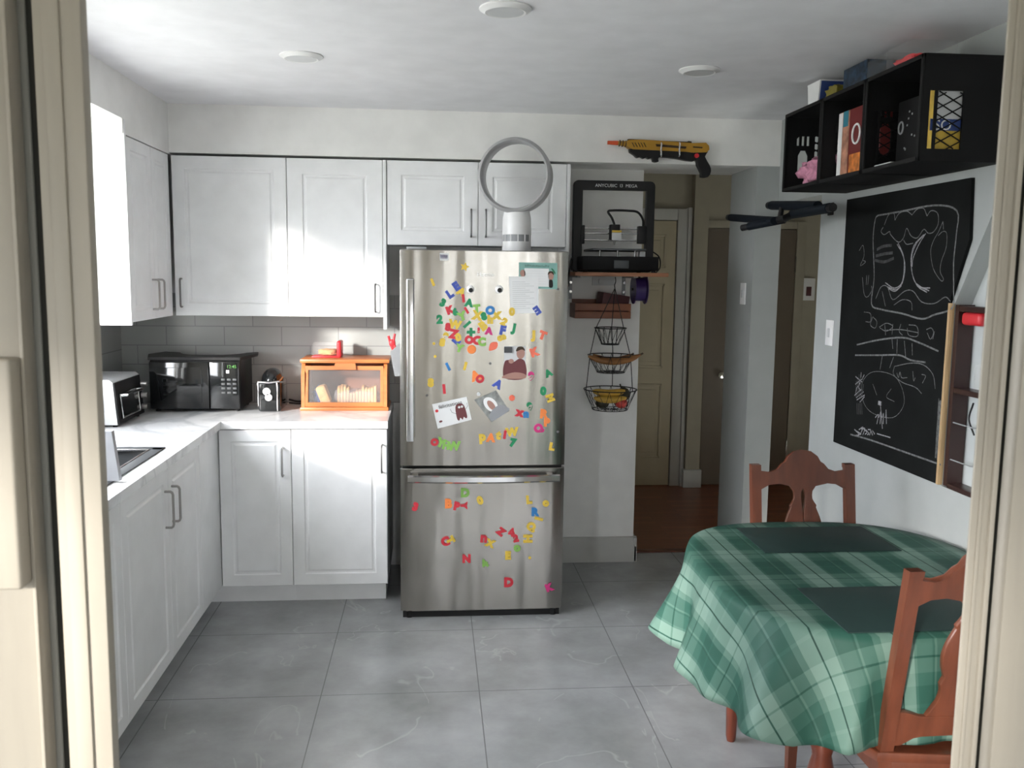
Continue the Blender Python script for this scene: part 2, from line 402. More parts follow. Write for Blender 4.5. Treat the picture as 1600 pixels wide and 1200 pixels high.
# ------------------------------------------------------------------ measures
XL, XLB, XLU, XR = -1.65, -1.016, -1.283, 1.78
YBACK, YB, YU, YFAR = 4.89, 4.28, 4.59, 6.725
ZC, ZUB, ZUT, ZH, CT = 2.42, 1.396, 2.175, 2.188, .915
YJ = 1.40; YS0 = -2.0

# ------------------------------------------------------------------ room shell
struct('floor', B().box(XL-.15, 2.7, YJ-.02, 5.06, -.12, 0), 'tile')
struct('floor_hall', B().box(.6, 3.4, 5.06, YFAR+.1, -.12, 0), 'parquet')
struct('trim_5', B().box(1.13, 1.68, 5.03, 5.09, 0, .006, .002), 'wooddark')
struct('floor_sunroom', B().box(-2.4, 2.8, YS0-.1, YJ-.02, -.12, 0), 'grey')
struct('ceiling', B().box(XL-.15, 3.4, YJ, YFAR+.1, ZC, ZC+.1), 'ceil')
struct('ceiling_sunroom', B().box(-2.4, 2.8, YS0-.1, YJ, 2.42, 2.52), 'panelin')
# left wall with the kitchen window
wy0, wy1, wz0, wz1 = 2.05, 3.88, 1.10, 2.24
struct('wall_left', B().box(XL-.15, XL, YJ, wy0, 0, ZC).box(XL-.15, XL, wy1, YBACK+.1, 0, ZC).box(XL-.15, XL, wy0, wy1, 0, wz0).box(XL-.15, XL, wy0, wy1, wz1, ZC), 'wall')
f = B()
for a, b_ in ((wy0, wy0+.05), (wy1-.05, wy1), ((wy0+wy1)/2-.03, (wy0+wy1)/2+.03)): f.box(XL-.11, XL-.05, a, b_, wz0, wz1, .004)
f.box(XL-.11, XL-.05, wy0, wy1, wz0, wz0+.05, .004).box(XL-.11, XL-.05, wy0, wy1, wz1-.05, wz1, .004).box(XL-.05, XL+.03, wy0-.03, wy1, wz0-.03, wz0, .004)
win = struct('window_1', f, 'white')
B().box(XL-.085, XL-.08, wy0+.05, wy1-.05, wz0+.05, wz1-.05).build('pane', 'glass', win)
portal((XL-.13, (wy0+wy1)/2, (wz0+wz1)/2), wz1-wz0, wy1-wy0, Vector((1, 0, 0)).to_track_quat('-Z', 'Y').to_euler())
# back wall and its end, header over the hall opening
struct('wall_back', B().box(XL-.15, 1.137, YBACK, YBACK+.14, 0, ZC), 'wallbright')
struct('wall_header', B().box(XLU, XR, YU, YBACK+.14, ZH, ZC), 'wallbright')
struct('wall_soffit_left', B().box(XL, XLU, YJ, 3.93, 2.24, ZC).box(XL, XLU, 3.93, YBACK, ZUT+.005, ZC), 'wallbright')
struct('wall_pillar', B().box(1.66, XR+.02, YU, YBACK+.1, 0, ZH), 'walldim')
# right wall: opening to the hall, and the sloped pass-through
def wl(y, z): return Vector((XR, y, z))
def wr(y, z): return Vector((XR+.12, y, z))
rw = B()
rw.prism([(4.06, 0), (4.06, 2.0), (4.59, 2.0), (4.59, ZC), (2.50, ZC), (2.50, 2.283), (2.94, 1.535), (2.94, 0)], wl, wr)
rw.box(XR, XR+.12, YJ, 2.94, 0, .90)
rw.prism([(2.50, ZC), (2.50, 2.283), (2.1, 2.3), (YJ, 2.3), (YJ, ZC)], wl, wr)
rw.box(XR, XR+.12, YJ, 2.1, .90, 2.3)
struct('wall_right', rw, 'walldim')
# hall
struct('wall_hall', B().box(.6, 3.3, YFAR, YFAR+.1, 0, ZC).box(.55, .65, YBACK+.14, YFAR, 0, ZC).box(3.2, 3.3, 3.7, YFAR, 0, ZC).box(XR+.12, 3.3, 3.7, 3.8, 0, ZC), 'hallwall')
struct('wall_pilaster', B().box(1.935, 2.045, YFAR-.09, YFAR, 0, ZC), 'hallwall')
struct('baseboard_pilaster', B().box(1.915, 2.06, YFAR-.11, YFAR, 0, .14, .006), 'trimw')
# back wall baseboard under the basket
bb = B().prism([(0, 0), (-.020, 0), (-.020, .09), (-.012, .115), (-.008, .14), (0, .145)], lambda a, z: Vector((.64, YBACK+a, z)), lambda a, z: Vector((1.155, YBACK+a, z)))
struct('baseboard_back', bb, 'trimw')
struct('baseboard_end', B().box(1.137, 1.155, YBACK-.02, YBACK+.14, 0, .14, .004), 'trimw')
struct('baseboard_right', B().box(XR-.018, XR, YJ+.1, 4.06, 0, .13, .004), 'trimw')
# hall doors
d1 = struct('door_1', B().box(.98, 1.82, YFAR-.03, YFAR, 0.005, 2.03, .003), 'beige')
pan = B()
for xa, xb in ((1.06, 1.36), (1.44, 1.745)):
    for za, zb in ((.22, .80), (.92, 1.56), (1.68, 1.93)):
        for (a, b_, c, d) in ((xa, xb, za, za+.018), (xa, xb, zb-.018, zb), (xa, xa+.018, za, zb), (xb-.018, xb, za, zb)): pan.box(a, b_, YFAR-.038, YFAR-.03, c, d, .003)
        pan.box(xa+.045, xb-.045, YFAR-.037, YFAR-.03, za+.045, zb-.045, .005)
pan.build('panel_moulding', 'beige', d1)
struct('trim_6', B().box(1.825, 1.925, YFAR-.045, YFAR, 0, 2.12, .006).box(.90, 1.824, YFAR-.045, YFAR, 2.035, 2.12, .006).box(1.90, 1.93, YFAR-.06, YFAR, 0, 2.13, .004), 'trimw')
d2 = struct('door_2', B().box(2.064, 2.754, YFAR-.03, YFAR, .005, 1.98, .004), 'brown_door')
k = B().lathe([(.012, 0), (.012, .02), (.026, .03), (.030, .045), (.024, .06), (.004, .064)], at(1124, 585, 'y', YFAR-.03), 'Y', 20)
for v in k.bm.verts: v.co.y = 2*(YFAR-.03)-v.co.y
k.build('door_knob', 'chrome', d2)
B().box(2.748, 2.758, YFAR-.04, YFAR-.03, 1.66, 1.78).box(2.748, 2.758, YFAR-.04, YFAR-.03, .25, .35).build('hinge', 'chrome', d2)
struct('trim_7', B().box(2.758, 2.83, YFAR-.03, YFAR, 0, 2.04, .004).box(2.05, 2.757, YFAR-.03, YFAR, 1.985, 2.04, .004), 'hallwall')

# the sliding-door frame the camera looks through
def Xp(px, Y): return at(px, 600, 'y', Y).x
def vb(b, pa, pb, y0, y1, bev=.003): return b.box(Xp(pa, y0), Xp(pb, y0), y0, y1, 0, 2.3, bev)
XJL, XJR = Xp(-90, YJ), Xp(1700, 1.43)
b = vb(B(), 78, 151, YJ, YJ+.029); b.box(Xp(92, YJ-.005), Xp(118, YJ-.005), YJ-.005, YJ+.001, 0, 2.3, .002)
struct('trim_1', b, 'jamb')
struct('trim_2', vb(B(), 50, 68, YJ+.036, YJ+.044), 'jambg')
struct('trim_3', B().box(Xp(20, YJ+.046), Xp(96, YJ+.046), YJ+.046, YJ+.056, 0, 2.3), 'jambd')
b = vb(B(), -90, 40, YJ-.01, YJ+.03); b.box(Xp(33, YJ-.016), Xp(39, YJ-.016), YJ-.016, YJ-.009, 0, 2.3, .001)
struct('trim_4', b, 'jamb')
tag(B().box(Xp(-40, YJ-.04), Xp(16, YJ-.05), YJ-.05, YJ-.011, at(10, 920, 'y', YJ-.04).z, at(10, 560, 'y', YJ-.04).z, .006, 3).build('door_latch_plate', 'jamb'), 'pale painted latch cover on the left door frame member, ending above floor', 'latch')
YR = 1.43
b = vb(B(), 1533, 1566, YR, YR+.007); b.box(Xp(1545, YR-.003), Xp(1551, YR-.003), YR-.003, YR+.001, 0, 2.3, .001)
struct('trim_8', b, 'jamb')
struct('trim_9', vb(B(), 1564, 1573, YR-.006, YR+.012), 'jamb')
struct('trim_10', B().box(Xp(1560, YR+.03), Xp(1640, YR+.03), YR+.030, YR+.036, 0, 2.3), 'jambd')
struct('trim_11', vb(B(), 1596, 1700, YR-.01, YR+.024), 'jamb')
# wall with the sliding door seen from outside (hidden ends), right pane beside the jamb
struct('wall_front', B().box(XL-.15, XJL, YJ-.02, YJ+.08, 0, ZC).box(XJL, 2.7, YJ-.02, YJ+.08, 2.3, ZC+.02).box(XJR, XR+.12, YJ-.02, YJ+.08, 0, .12), 'panelin')
g = struct('window_2', B().box(XR-.06, XR, YJ, YJ+.05, .12, 2.3, .004).box(XJR, XR, YJ, YJ+.05, .12, .18, .004), 'jamb')
B().box(XJR, XR-.06, YJ+.02, YJ+.025, .18, 2.3).build('pane', 'glass', g)
# sunroom round the camera; its unseen openings are added and shaped for the light
OPEN = [(-2.05, -1.68), (.20, .34), (.90, 1.05), (1.36, 1.52)]  # added openings: first sends sun onto near chair, slits make fridge reflection bands
sw = B()
for xa, xb, ye in ((-2.4, -2.3, -.75), (2.7, 2.8, -1.25)): sw.box(xa, xb, YS0, -1.7, 0, 2.42).box(xa, xb, ye, YJ, 0, 2.42).box(xa, xb, -1.7, ye, 0, 1.35 if xa < 0 else 1.5).box(xa, xb, -1.7, ye, 2.1, 2.42)  # side openings added to brighten the jambs outside the fridge's reflection
sw.box(-2.4, 2.8, YS0-.1, YS0, 0, .15).box(-2.4, 2.8, YS0-.1, YS0, 2.25, 2.42)
edges = [-2.4]+[e for o_ in OPEN for e in o_]+[2.8]
for k in range(0, len(edges), 2): sw.box(edges[k], edges[k+1], YS0-.1, YS0, .15, 2.25)
struct('wall_sunroom', sw, 'panelin')
f = B()
for a, b_ in OPEN:
    f.box(a, a+.01, YS0-.08, YS0-.02, .15, 2.25, .003).box(b_-.01, b_, YS0-.08, YS0-.02, .15, 2.25, .003).box(a, b_, YS0-.08, YS0-.02, 1.18, 1.22, .003)
for xa, ye in ((-2.38, -.75), (2.72, -1.25)): f.box(xa, xa+.06, -1.70, -1.67, 1.0, 2.1, .003).box(xa, xa+.06, ye-.03, ye, 1.0, 2.1, .003)
struct('window_added_light', f, 'panelin')
portal((-2.37, -1.225, 1.55), 1.1, .95, Vector((1, 0, 0)).to_track_quat('-Z', 'Y').to_euler()); portal((2.77, -1.475, 1.55), 1.1, .45, Vector((-1, 0, 0)).to_track_quat('-Z', 'Y').to_euler())
for a, b_ in OPEN: portal(((a+b_)/2, YS0-.09, 1.2), b_-a, 2.1, Vector((0, 1, 0)).to_track_quat('-Z', 'Y').to_euler())

# ------------------------------------------------------------------ cabinets
def door_panel(u0, u1, z0, z1, face, kind, parent, name='door', w=.055, m='cab'):
    """framed door with sunken panel; kind 'Y' faces -Y at y=face, kind 'X' faces +X at x=face"""
    fn = (lambda u, z, d: Vector((u, face+d, z))) if kind == 'Y' else (lambda u, z, d: Vector((face-d, u, z)))
    b = B(); bm = b.bm
    def ring(i, d): return [bm.verts.new(fn(u, z, d)) for u, z in ((u0+i, z0+i), (u1-i, z0+i), (u1-i, z1-i), (u0+i, z1-i))]
    R = [ring(0, .019), ring(0, .0025), ring(.0025, 0), ring(w, 0), ring(w+.006, .0055), ring(w+.014, .0055), ring(w+.022, .0015), ring(w+.03, .0015)] if min(u1-u0, z1-z0) > .2 else [ring(0, .019), ring(0, .0025), ring(.0025, 0)]
    for a, c in zip(R, R[1:]):
        for k in range(4): bm.faces.new((a[k], a[(k+1) % 4], c[(k+1) % 4], c[k]))
    bm.faces.new(R[-1]); bm.faces.new(R[0][::-1])
    return b.build(name, m, parent, smooth=math.radians(15))
def handle(u, z0, z1, face, kind, parent, m='nickel'):
    fn = (lambda u, z, d: Vector((u, face-d, z))) if kind == 'Y' else (lambda u, z, d: Vector((face+d, u, z)))
    P = [fn(u, z0, 0), fn(u, z0, .022), fn(u, z0+.004, .028), fn(u, z0+.012, .031), fn(u, z1-.012, .031), fn(u, z1-.004, .028), fn(u, z1, .022), fn(u, z1, 0)]
    return B().tube(P, .0048, 8).build('handle', m, parent)
g = .0015
# base: sink cabinet under the left run
t = thing('base_cabinet', 'white two-door base cabinet under the sink on the left side', 'cabinet', (-1.3, 3.4, 0))
B().box(XL+.002, XLB-.02, 2.60, 2.62, .10, .88).box(XL+.002, XLB-.02, 3.92, 3.938, .10, .88).box(XL+.002, XLB-.02, 2.62, 3.92, .10, .12).build('carcass', 'cab', t)
B().box(XL+.002, XLB-.09, 2.60, 3.938, 0, .10).build('toe_kick', 'cab', t)
for (a, b_, hy) in ((2.945, 3.47, 3.425), (3.47, 3.935, 3.515)):
    d = door_panel(a+g, b_-g, .105, .872, XLB, 'X', t); handle(hy, .645, .785, XLB, 'X', d)
d = door_panel(2.60, 2.945-g, .105, .872, XLB, 'X', t)
# corner: filler + back run
t = thing('corner_base_cabinet', 'white single-door base cabinet in the inner corner, right of the sink run', 'cabinet', (-.85, 4.5, 0))
B().box(XL+.002, -.676, 4.30, YBACK-.002, .10, .879).box(XL+.002, XLB-.02, 3.94, 4.30, .10, .879).build('carcass', 'cab', t)
B().box(XL+.002, -.676, 4.36, YBACK-.002, 0, .10).box(XL+.002, XLB-.09, 3.94, 4.36, 0, .10).build('toe_kick', 'cab', t)
B().box(XLB-.019, XLB, 3.94, YB+.019, .105, .872, .002).build('filler_panel', 'cab', t)
d = door_panel(XLB+.003, -.676-g, .105, .872, YB, 'Y', t); handle(-.715, .652, .785, YB, 'Y', d)
t = thing('base_cabinet', 'white single-door base cabinet next to the refrigerator, below the bread box', 'cabinet', (-.45, 4.5, 0))
B().box(-.676, -.222, 4.30, YBACK, .10, .88).build('carcass', 'cab', t)
B().box(-.676, -.235, 4.36, YBACK, 0, .10).build('toe_kick', 'cab', t)
d = door_panel(-.676+g, -.222, .105, .872, YB, 'Y', t); handle(-.247, .665, .80, YB, 'Y', d)
# counter with sink hole
SX0, SX1, SY0, SY1 = -1.52, -1.075, 2.86, 3.60
ct = B()
ct.box(XL, XLB+.02, 2.60, SY0, .88, CT, .0).box(XL, XLB+.02, SY1, YB-.02, .88, CT).box(XL, SX0, SY0, SY1, .88, CT).box(SX1, XLB+.02, SY0, SY1, .88, CT)
ct.box(XL, -.217, YB-.02, YBACK, .88, CT)
tag(ct.build('countertop', 'marble'), 'white marble-look L-shaped countertop across the left and back base cabinets', 'countertop')
# sink
t = thing('kitchen_sink', 'black drop-in sink with bright metal rim in the left countertop', 'sink', ((SX0+SX1)/2, (SY0+SY1)/2, .74))
B().box(SX0+.001, SX1-.001, SY0+.001, SY1-.001, .72, .73).box(SX0+.001, SX0+.02, SY0+.001, SY1-.001, .73, CT).box(SX1-.02, SX1-.001, SY0+.001, SY1-.001, .73, CT).box(SX0+.001, SX1-.001, SY0+.001, SY0+.02, .73, CT).box(SX0+.001, SX1-.001, SY1-.02, SY1-.001, .73, CT).build('basin', 'dgrey', t)
B().box(SX0-.02, SX1+.012, SY0-.02, SY0+.03, CT, CT+.006, .002).box(SX0-.02, SX1+.012, SY1-.035, SY1+.02, CT, CT+.006, .002).box(SX0-.02, SX0+.03, SY0, SY1, CT, CT+.006, .002).box(SX1-.03, SX1+.012, SY0, SY1, CT, CT+.006, .002).build('rim', 'dgrey', t)
B().tube([(SX0+.03, SY0+.03, CT+.005), (SX1-.035, SY0+.03, CT+.005), (SX1-.035, SY1-.04, CT+.005), (SX0+.03, SY1-.04, CT+.005)], .004, 8, closed=True).build('rim_edge', 'chrome', t)
# grey upright board at the near left edge of the sink
pa = at(169, 742, 'y', 3.05); pb = at(191, 738, 'y', 3.05); pc = at(179, 672, 'y', 3.05); pd = at(160, 672, 'y', 3.05)
b = B().prism([(pa.x-.06, CT+.007), (pb.x, CT+.007), (pc.x, pc.z), (pd.x-.06, pd.z)], lambda x, z: Vector((x, 3.02, z)), lambda x, z: Vector((x, 3.045, z)))
tag(b.build('dish_panel', 'panelgrey'), 'light grey upright plastic panel standing at the front edge of the sink', 'dish panel')
# upper cabinets
t = thing('wall_cabinet', 'white two-door wall cabinet on the left wall with sunlit end panel', 'cabinet', (-1.45, 4.25, ZUB))
B().box(XL, XLU-.02, 3.96, YU+.02, ZUB, ZUT).build('carcass', 'cab', t)
B().box(XL, XLU+.004, 3.94, 3.958, ZUB-.012, 2.238, .001).build('end_panel', 'cab', t)
for (a, b_, hy) in ((3.962, 4.295, 4.255), (4.295, YU-.02, 4.335)):
    d = door_panel(a+g, b_-g, ZUB, ZUT, XLU, 'X', t, w=.05); handle(hy, 1.44, 1.575, XLU, 'X', d)
def wall_unit(label, xs, z0, face, hs, yb=YBACK, w=.06):
    t = thing('wall_cabinet', label, 'cabinet', (sum(xs)/len(xs), YU+.15, z0))
    B().box(xs[0]+.002, xs[-1]-.002, face+.02, yb, z0+.001, ZUT).build('carcass', 'cab', t)
    for i, (hx, h0, h1) in enumerate(hs):
        d = door_panel(xs[i]+g, xs[i+1]-g, z0, ZUT, face, 'Y', t, w=w); handle(hx, h0, h1, face, 'Y', d, 'nickeld')
    return t
wall_unit('wide white wall cabinet above the microwave, handle at its left edge', [XLU+.006, -.7245], ZUB, YU, [(-1.243, 1.44, 1.578)])
wc = wall_unit('narrower white wall cabinet above the bread box, handle at its right edge', [-.7245, -.254], ZUB, YU, [(-.292, 1.422, 1.562)], w=.075)
B().box(-.253, -.236, YU-.005, YBACK-.002, 1.335, ZUT, .001).build('side_panel', 'cab', wc)
wc = wall_unit('low white two-door cabinet above the refrigerator, behind the fan', [-.234, .224, .672], 1.76, YU, [(.188, 1.805, 1.94), (.262, 1.805, 1.94)], w=.07)
B().box(.673, .690, YU-.005, YBACK-.002, 1.72, ZUT, .001).build('side_panel', 'cab', wc)
# backsplash
struct('wall_backsplash', B().box(XL+.008, -.16, YBACK-.008, YBACK, CT, 1.50), 'splash')
struct('wall_backsplash_left', B().box(XL, XL+.008, wy1, YBACK, CT, 1.50).box(XL, XL+.008, 2.6, wy1, CT, wz0-.03), 'splashL')

# ------------------------------------------------------------------ refrigerator
FX0, FX1, FY, FZ = -.152, .613, 4.078, 1.726
fr = thing('refrigerator', 'tall stainless steel refrigerator with bottom freezer, covered in magnets', 'refrigerator', ((FX0+FX1)/2, 4.45, 0))
B().box(FX0+.006, FX1-.006, FY+.06, 4.80, .035, FZ-.01, .004).build('body', 'dgrey', fr)
def fridge_door(name, z0, z1):
    b = B(); bm = b.bm; N = 24; bulge = .004
    grid = []
    for i in range(N+1):
        u = i/N; x = FX0+(FX1-FX0)*u; d = -bulge*(1-(2*u-1)**2)
        e = min(u, 1-u)*(FX1-FX0)
        if e < .012: d += (.012-e)*.8
        grid.append((x, d))
    rows = [(z0, .004), (z0+.004, 0), (z1-.004, 0), (z1, .004)]
    V = [[bm.verts.new((x, FY+.010+d+k, z)) for x, d in grid] for z, k in rows]
    Bk = [[bm.verts.new((x, FY+.055, z)) for x, d in (grid[0], grid[-1])] for z in (z0, z1)]
    for r in range(3):
        for i in range(N): bm.faces.new((V[r][i], V[r][i+1], V[r+1][i+1], V[r+1][i]))
    bm.faces.new([*V[0][::-1], Bk[0][0], Bk[0][1]]); bm.faces.new([*V[3], Bk[1][1], Bk[1][0]])
    bm.faces.new([V[0][0], V[1][0], V[2][0], V[3][0], Bk[1][0], Bk[0][0]]); bm.faces.new([V[0][-1], V[1][-1], V[2][-1], V[3][-1], Bk[1][1], Bk[0][1]][::-1])
    bm.faces.new((Bk[0][0], Bk[1][0], Bk[1][1], Bk[0][1]))
    return b.build(name, 'steel', fr, smooth=math.radians(35))
du = fridge_door('door', .733, FZ); dl = fridge_door('freezer_drawer', .035, .722)
B().box(FX0+.01, FX1-.01, FY+.03, 4.78, .0, .034).build('plinth', 'black', fr)
B().cyl((FX0+.04, FY+.04, 0), (FX0+.04, FY+.04, .034), .018).build('foot', 'black', fr)
B().cyl((FX1-.04, FY+.04, 0), (FX1-.04, FY+.04, .034), .018).build('foot', 'black', fr)
B().box(FX0+.03, FX0+.12, FY+.02, FY+.10, FZ, FZ+.012, .003).build('hinge_cover', 'grey', fr)
B().box(-.121, -.086, FY-.052, FY-.034, .858, 1.595, .006, 3).box(-.116, -.092, FY-.036, FY+.004, .90, .93).box(-.116, -.092, FY-.036, FY+.004, 1.52, 1.55).build('handle', 'chrome', du)
hb = B(); n = 20
for i in range(n):
    a, c = i/n, (i+1)/n; xa, xb = -.117+.703*a, -.117+.703*c
    ya, yb = FY-.032-.022*math.sin(PI*a), FY-.032-.022*math.sin(PI*c)
    hb.prism([(-.018, 0), (-.010, -.010), (.012, -.010), (.018, 0), (.014, .010), (-.012, .010)], lambda z, y: Vector((xa, ya+y, .682+z)), lambda z, y: Vector((xb, yb+y, .682+z)))
hb.box(-.10, -.07, FY-.034, FY+.004, .674, .694).box(.53, .56, FY-.034, FY+.004, .674, .694)
hb.build('handle', 'chrome', dl)
def YF(x):  # door front at a given x
    u = (x-FX0)/(FX1-FX0); return FY+.010-.004*(1-(2*u-1)**2)
p = at(759, 429, 'y', FY)
link_mesh('badge', text('Hisense', .024, .0006, Matrix.Translation((p.x, YF(p.x)-.0008, p.z)) @ FRONT), 'white', du)

# fridge magnets: (character, colour, px, py, turn, size, phrase)
G = 'toy magnets stuck on the refrigerator door'
mags = [
('E','blue',713,447,-35,1.1,'near the top left, just above the yellow A'),
('L','blue',703,459,-35,1.1,'left of the blue E, lying tilted'),
('A','yellow',721,456,30,1,'directly under the blue E'),
('I','red',724,466,-8,1,'below the yellow A'),
('*','star',726,417,15,1.2,'topmost of the yellow ones'),
('I','yellow',676,441,-22,.9,'alone at upper left near the handle'),
('A','green',733,473,10,1,'between the red strokes and the left googly eye'),
('3','green',692,473,25,1,'left of the red K, upper left'),
('K','red',704,484,-20,1,'left of the green 6'),
('6','green',711,487,-15,.9,'overlapping the red K'),
('I','red',729,485,-32,.8,'second red stroke, right of the green 6'),
('2','green',687,499,0,1.1,'leftmost green one, beside the red K'),
('T','lightgreen',745,482,-5,1,'above the thick yellow X'),
('X','yellow',746,493,10,1.2,'left of the green 8'),
('8','green',756,494,-15,1,'between the two yellow X shapes'),
('O','cyan',766,485,0,1.1,'above the yellow h'),
('h','yellow',766,499,0,1.1,'under the blue O'),
('x','yellow',776,493,0,1.5,'right beside the yellow h'),
('2','yellow',788,503,35,1,'just right of the h and x pair'),
('0','yellow',800,487,0,1,'on the lower left corner of the letter sheet'),
('Y','lightgreen',722,494,-20,1.1,'pale, above the long green stroke'),
('I','green',730,507,48,1.1,'slanting under the light green Y'),
('W','yellow',711,507,10,1.1,'right of the red 8'),
('8','red',700,511,5,1,'left of the yellow W'),
('Z','red',709,522,10,1.2,'under the red 8'),
('0','yellow',716,527,-10,1,'right of the red Z'),
('L','blue',713,533,-50,1,'below the red Z'),
('9','yellow',696,526,20,1,'left of the red Z'),
('8','yellow',691,535,10,1,'lowest of the yellow cluster at left'),
('Y','lightgreen',718,544,15,1,'below the lower blue L'),
('+','green',736,519,0,1.5,'plus sign above the red O'),
('O','red',733,531,5,1.05,'left of the red C'),
('C','red',745,532,-5,1.1,'between the red O and light green C'),
('C','lightgreen',753,534,0,1.1,'right of the red C'),
('B','yellow',755,509,-35,1.2,'tilted, under the green 8'),
('A','pink',764,517,5,.9,'beside the tilted yellow B'),
('!','red',748,516,0,.6,'tiny, left under the tilted yellow B'),
('disc','orange',737,546,0,1.1,'under the red O'),
('drop','coral',771,541,0,1.1,'halfway between the orange disc and the man photo'),
('F','blue',786,516,10,1.2,'above a yellow S, left of the green J'),
('S','yellow',784,528,70,1.1,'directly under the blue F'),
('J','green',802,514,10,1.1,'right of the blue F'),
('E','blue',839,485,145,1.1,'on the lower right corner of the letter sheet'),
('J','yellow',833,525,0,1.1,'right half of the door, left of the coral T'),
('T','coral',848,524,20,1.1,'right half of the door, near the edge'),
('K','coral',836,550,-20,1.1,'right of the man photo'),
('.','dot',678,537,0,1,'upper of two small yellow dots at left'),
('.','dot',680,557,0,1,'lower of two small yellow dots at left'),
('I','cyan',700,573,-25,1,'left centre of the door'),
('I','yellow',727,572,15,1,'middle of the door, right of the blue stroke'),
('A','orange',743,587,-20,1.3,'touching a red O, middle of the door'),
('O','red',750,592,-30,1,'overlapping the orange A'),
('8','yellow',673,598,0,1.1,'alone near the handle, lower left'),
('I','red',694,608,-6,1.2,'above the congratulation card'),
('A','blue',778,600,30,1.1,'above the hooded baby photo'),
('9','pink',830,588,0,1.1,'right of the man photo, low'),
('A','green',857,583,-25,.9,'near the right edge, middle height'),
('0','green',849,611,0,1.1,'above the orange R at right'),
('M','yellow',860,622,70,1,'near the right edge beside the green 0'),
('disc','coral',800,622,0,.75,'right of the hooded baby photo'),
('9','green',828,635,-20,1,'above the blue n'),
('x','red',812,646,10,1.2,'left of the blue n'),
('n','cyan',822,648,0,1.1,'right of the red x'),
('R','orange',851,647,5,1.2,'upper of two orange ones at right'),
('P','orange',855,660,0,1.1,'under the orange R'),
('Q','pink',842,670,-30,1.1,'lower right, below the orange pair'),
('p','yellow',754,686,-5,1.3,'first of the word row'),
('A','orange',767,684,5,1.1,'second of the word row'),
('t','yellow',779,680,10,1.2,'third of the word row'),
('i','red',789,679,8,1.2,'fourth of the word row'),
('W','yellow',800,675,-5,1.1,'last of the word row'),
('7','green',802,692,10,1.1,'below the yellow W of the word row'),
('L','yellow',863,698,10,1,'lowest of the upper door, by the right edge'),
('O','red',679,691,0,.9,'left of a light green Y'),
('Y','lightgreen',689,692,25,1.2,'between the red O and light green W'),
('H','lightgreen',697,696,10,1,'between the light green Y and W'),
('W','lightgreen',709,697,0,1.2,'right end of the light green row'),
('3','red',649,792,15,1.1,'far left of the freezer drawer'),
('B','orange',701,787,0,1.25,'upper left of the freezer drawer'),
('P','red',714,791,10,1.1,'touching the orange B'),
('Y','red',725,790,90,.8,'right of the red P'),
('D','lightgreen',727,770,0,1.2,'just under the freezer handle'),
('0','yellow',750,782,-20,1.1,'upper middle of the freezer drawer'),
('L','yellow',827,781,-5,1.1,'upper right of the freezer drawer'),
('o','yellow',853,787,20,1.1,'highest at right on the freezer drawer'),
('R','cyan',837,800,0,1.1,'blue one at the right of the freezer drawer'),
('I','yellow',842,811,-75,1.1,'lying flat under the blue R'),
('Q','yellow',830,824,10,1.1,'above the yellow H'),
('H','yellow',825,842,90,1.2,'under the yellow Q'),
('C','red',696,846,-15,1.2,'left, touching a yellow T on the freezer'),
('T','yellow',704,844,60,1,'on top of the red C'),
('n','red',756,842,5,1.4,'centre of the freezer drawer'),
('X','yellow',766,849,20,1,'right beside the red n'),
('Z','red',783,831,40,1,'above and left of the red 4'),
('4','red',799,832,0,1.1,'above the red 2'),
('2','red',806,841,-10,1,'right under the red 4'),
('o','lightgreen',808,857,0,1.2,'below the red 2'),
('E','yellow',794,868,0,1.1,'left of the small yellow dot on the freezer'),
('.','dot',828,872,0,1,'lowest right dot on the freezer drawer'),
('N','red',729,873,0,1.1,'left of the lowest light green one'),
('4','lightgreen',757,881,-40,1.1,'tilted, lowest of the green ones'),
('D','red',795,910,0,1.3,'lowest of all, on the freezer'),
('K','pink',859,918,-20,1,'bottom right corner of the freezer'),
]
cname = dict(cyan='blue', lightgreen='light green')
for i, (ch, col, px, py, rot, sz, ph) in enumerate(mags):
    p = at(px, py, 'y', FY+.002); y = YF(p.x)-.0012
    T = Matrix.Translation((p.x, y-.0025, p.z)) @ Matrix.Rotation(math.radians(rot), 4, 'Y') @ FRONT
    cn = cname.get(col, col)
    if ch == '*':
        pts = [((.021 if k % 2 == 0 else .010)*math.sin(k*PI/5), (.021 if k % 2 == 0 else .010)*math.cos(k*PI/5)) for k in range(10)]
        tag(plate('star_magnet', pts, [], .005, T, MAG['yellow']), f'yellow star magnet {ph}', 'magnet', G); continue
    if ch == '.' :
        tag(B().cyl((p.x, y, p.z), (p.x, y-.005, p.z), .007, .006, 14).build('dot_magnet', MAG['yellow']), f'small yellow round dot magnet, {ph}', 'magnet', G); continue
    if ch == 'disc':
        o = B().cyl((p.x, y, p.z), (p.x, y-.005, p.z), .019*sz, .017*sz, 20)
        tag(o.build('disc_magnet', MAG[col]), f'{cn} round disc magnet {ph}', 'magnet', G); continue
    if ch == 'drop':
        pts = [(-.02, -.02), (.008, -.014), (.019, .0), (.017, .018), (-.004, .018), (-.016, .008)]
        tag(plate('drop_magnet', smooth_poly(pts), [], .005, T, MAG[col]), f'{cn} drop-shaped magnet {ph}', 'magnet', G); continue
    me = text(ch, .044*sz, .0018, T, off=.0034, bev=.0006)
    kind = 'number' if ch.isdigit() else ('sign' if ch in '+!' else 'letter')
    o = link_mesh(kind+'_magnet', me, MAG[col])
    tag(o, f'{cn} {kind} {ch} magnet, {ph}' if ch not in '+!' else f'{cn} sign magnet, {ph}', 'magnet', G)
